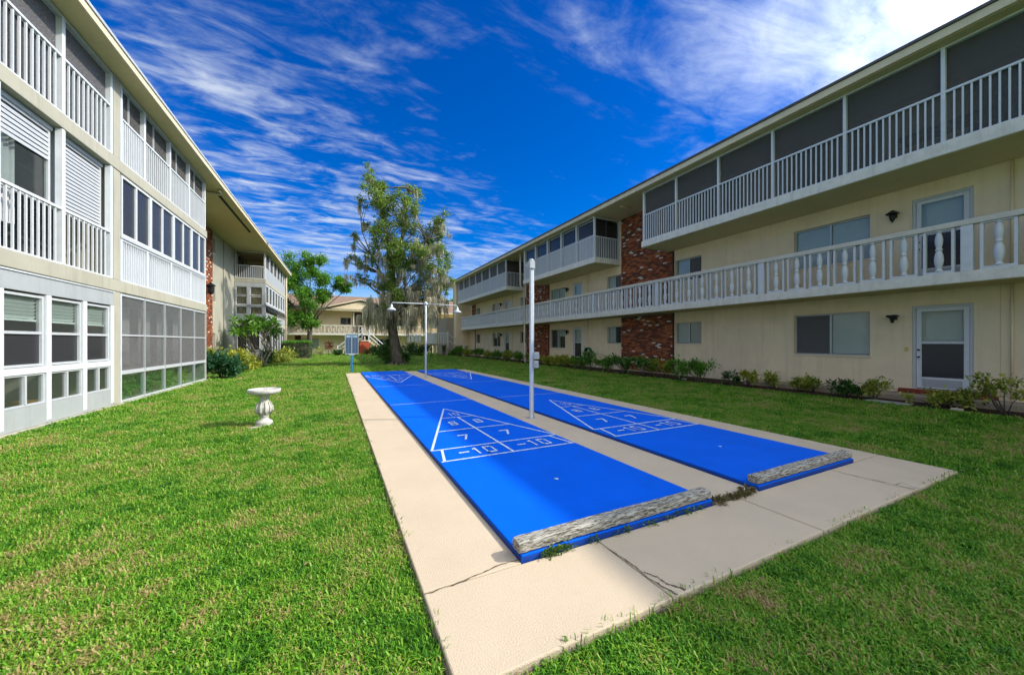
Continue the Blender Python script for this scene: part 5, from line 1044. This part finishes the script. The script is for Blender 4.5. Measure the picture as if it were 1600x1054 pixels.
ng = bpy.data.node_groups.new('scatter', 'GeometryNodeTree'); ng.interface.new_socket('Geometry', in_out='INPUT', socket_type='NodeSocketGeometry'); ng.interface.new_socket('Geometry', in_out='OUTPUT', socket_type='NodeSocketGeometry')
def G_(t, **k):
    n = ng.nodes.new(t)
    for a, b in k.items(): setattr(n, a, b)
    return n
gi, gout = G_('NodeGroupInput'), G_('NodeGroupOutput'); dp = G_('GeometryNodeDistributePointsOnFaces'); dp.distribute_method = 'RANDOM'
na = G_('GeometryNodeInputNamedAttribute', data_type='FLOAT'); na.inputs[0].default_value = 'dens'; nb_ = G_('GeometryNodeInputNamedAttribute', data_type='FLOAT'); nb_.inputs[0].default_value = 'size'
ci = G_('GeometryNodeCollectionInfo'); ci.inputs[0].default_value = tufts; ci.inputs[1].default_value = True; ci.inputs[2].default_value = True
ip = G_('GeometryNodeInstanceOnPoints'); ip.inputs['Pick Instance'].default_value = True; rv = G_('FunctionNodeRandomValue', data_type='FLOAT_VECTOR'); rv.inputs[0].default_value = (-.15, -.15, 0); rv.inputs[1].default_value = (.15, .15, 6.283)
rs = G_('FunctionNodeRandomValue', data_type='FLOAT'); rs.inputs[2].default_value = .5; rs.inputs[3].default_value = 1.35; mu = G_('ShaderNodeMath', operation='MULTIPLY')
lk = ng.links.new; lk(gi.outputs[0], dp.inputs['Mesh']); lk(na.outputs[0], dp.inputs['Density']); lk(dp.outputs['Points'], ip.inputs['Points']); lk(ci.outputs[0], ip.inputs['Instance']); lk(rv.outputs[0], ip.inputs['Rotation'])
lk(rs.outputs[1], mu.inputs[0]); lk(nb_.outputs[0], mu.inputs[1]); lk(mu.outputs[0], ip.inputs['Scale']); lk(ip.outputs[0], gout.inputs[0])
md_ = go.modifiers.new('scatter', 'NODES'); md_.node_group = ng

# dry leaves lying on the lawn

rl_ = random.Random(78); mb = MB()
for k in range(900):      # runners and blades leaning over the edge of the slab
    side = k % 3; q = rl_.random() ** 1.4
    if side == 0: x, y = SX0 + rl_.gauss(0, .018), SY0 + q * 12; dx, dy = rl_.uniform(-.2, 1), rl_.uniform(-.7, .7)
    elif side == 1: x, y = SX0 + rl_.random() * (SX1 - SX0), SY0 + rl_.gauss(0, .016); dx, dy = rl_.uniform(-.7, .7), rl_.uniform(-.2, 1)
    else: x, y = SX1 + rl_.gauss(0, .02), SY0 + q * 14; dx, dy = rl_.uniform(-1, .2), rl_.uniform(-.7, .7)
    if math.sin(x * 3 + y * 2.1) + math.sin(x * 7.3 - y * 4.7) < -.1: continue
    l_ = rl_.uniform(.03, .075); w_ = rl_.uniform(.002, .004); nx, ny = -dy * w_, dx * w_
    mb.add([(x - nx, y - ny, .02), (x + nx, y + ny, .02), (x + dx * l_ * .5 + nx, y + dy * l_ * .5 + ny, .066), (x + dx * l_ * .5 - nx, y + dy * l_ * .5 - ny, .066), (x + dx * l_, y + dy * l_, .06)], [(0, 1, 2, 3), (3, 2, 4)], 0, False, max(.01, rl_.random()))
tag(mb.build('edge_grass', GR), 'grass blades leaning over the edges of the concrete slab', 'grass', kind='stuff')
rl_ = random.Random(77); mb = MB()
for k in range(150):
    x, y = (rl_.uniform(-4, .4), rl_.uniform(2, 14)) if k % 3 else (rl_.uniform(6.2, 9), rl_.uniform(1, 6)) if k % 2 else (rl_.uniform(6.1, 11), rl_.uniform(0.5, 12))
    z = .036 if not (SX0 < x < SX1 and SY0 < y < SY1) else .056
    if SX0 - .05 < x < SX1 and y > 2.02 and y < SY1: continue
    a = rl_.uniform(0, 6.28); l_ = rl_.uniform(.012, .032); c_, s_ = math.cos(a) * l_, math.sin(a) * l_
    mb.add([(x - c_, y - s_, z), (x + s_ * .4, y - c_ * .4, z + .006), (x + c_, y + s_, z + .002), (x - s_ * .4, y + c_ * .4, z + .007)], [(0, 1, 2), (0, 2, 3)], 0, False, max(.01, rl_.random()))
tag(mb.build('fallen_leaves', leafmat('dry_leaf', (.16, .09, .04), (.50, .38, .22), .1)), 'scattered small dry tan leaves on the lawn and slab', 'leaves', kind='stuff')
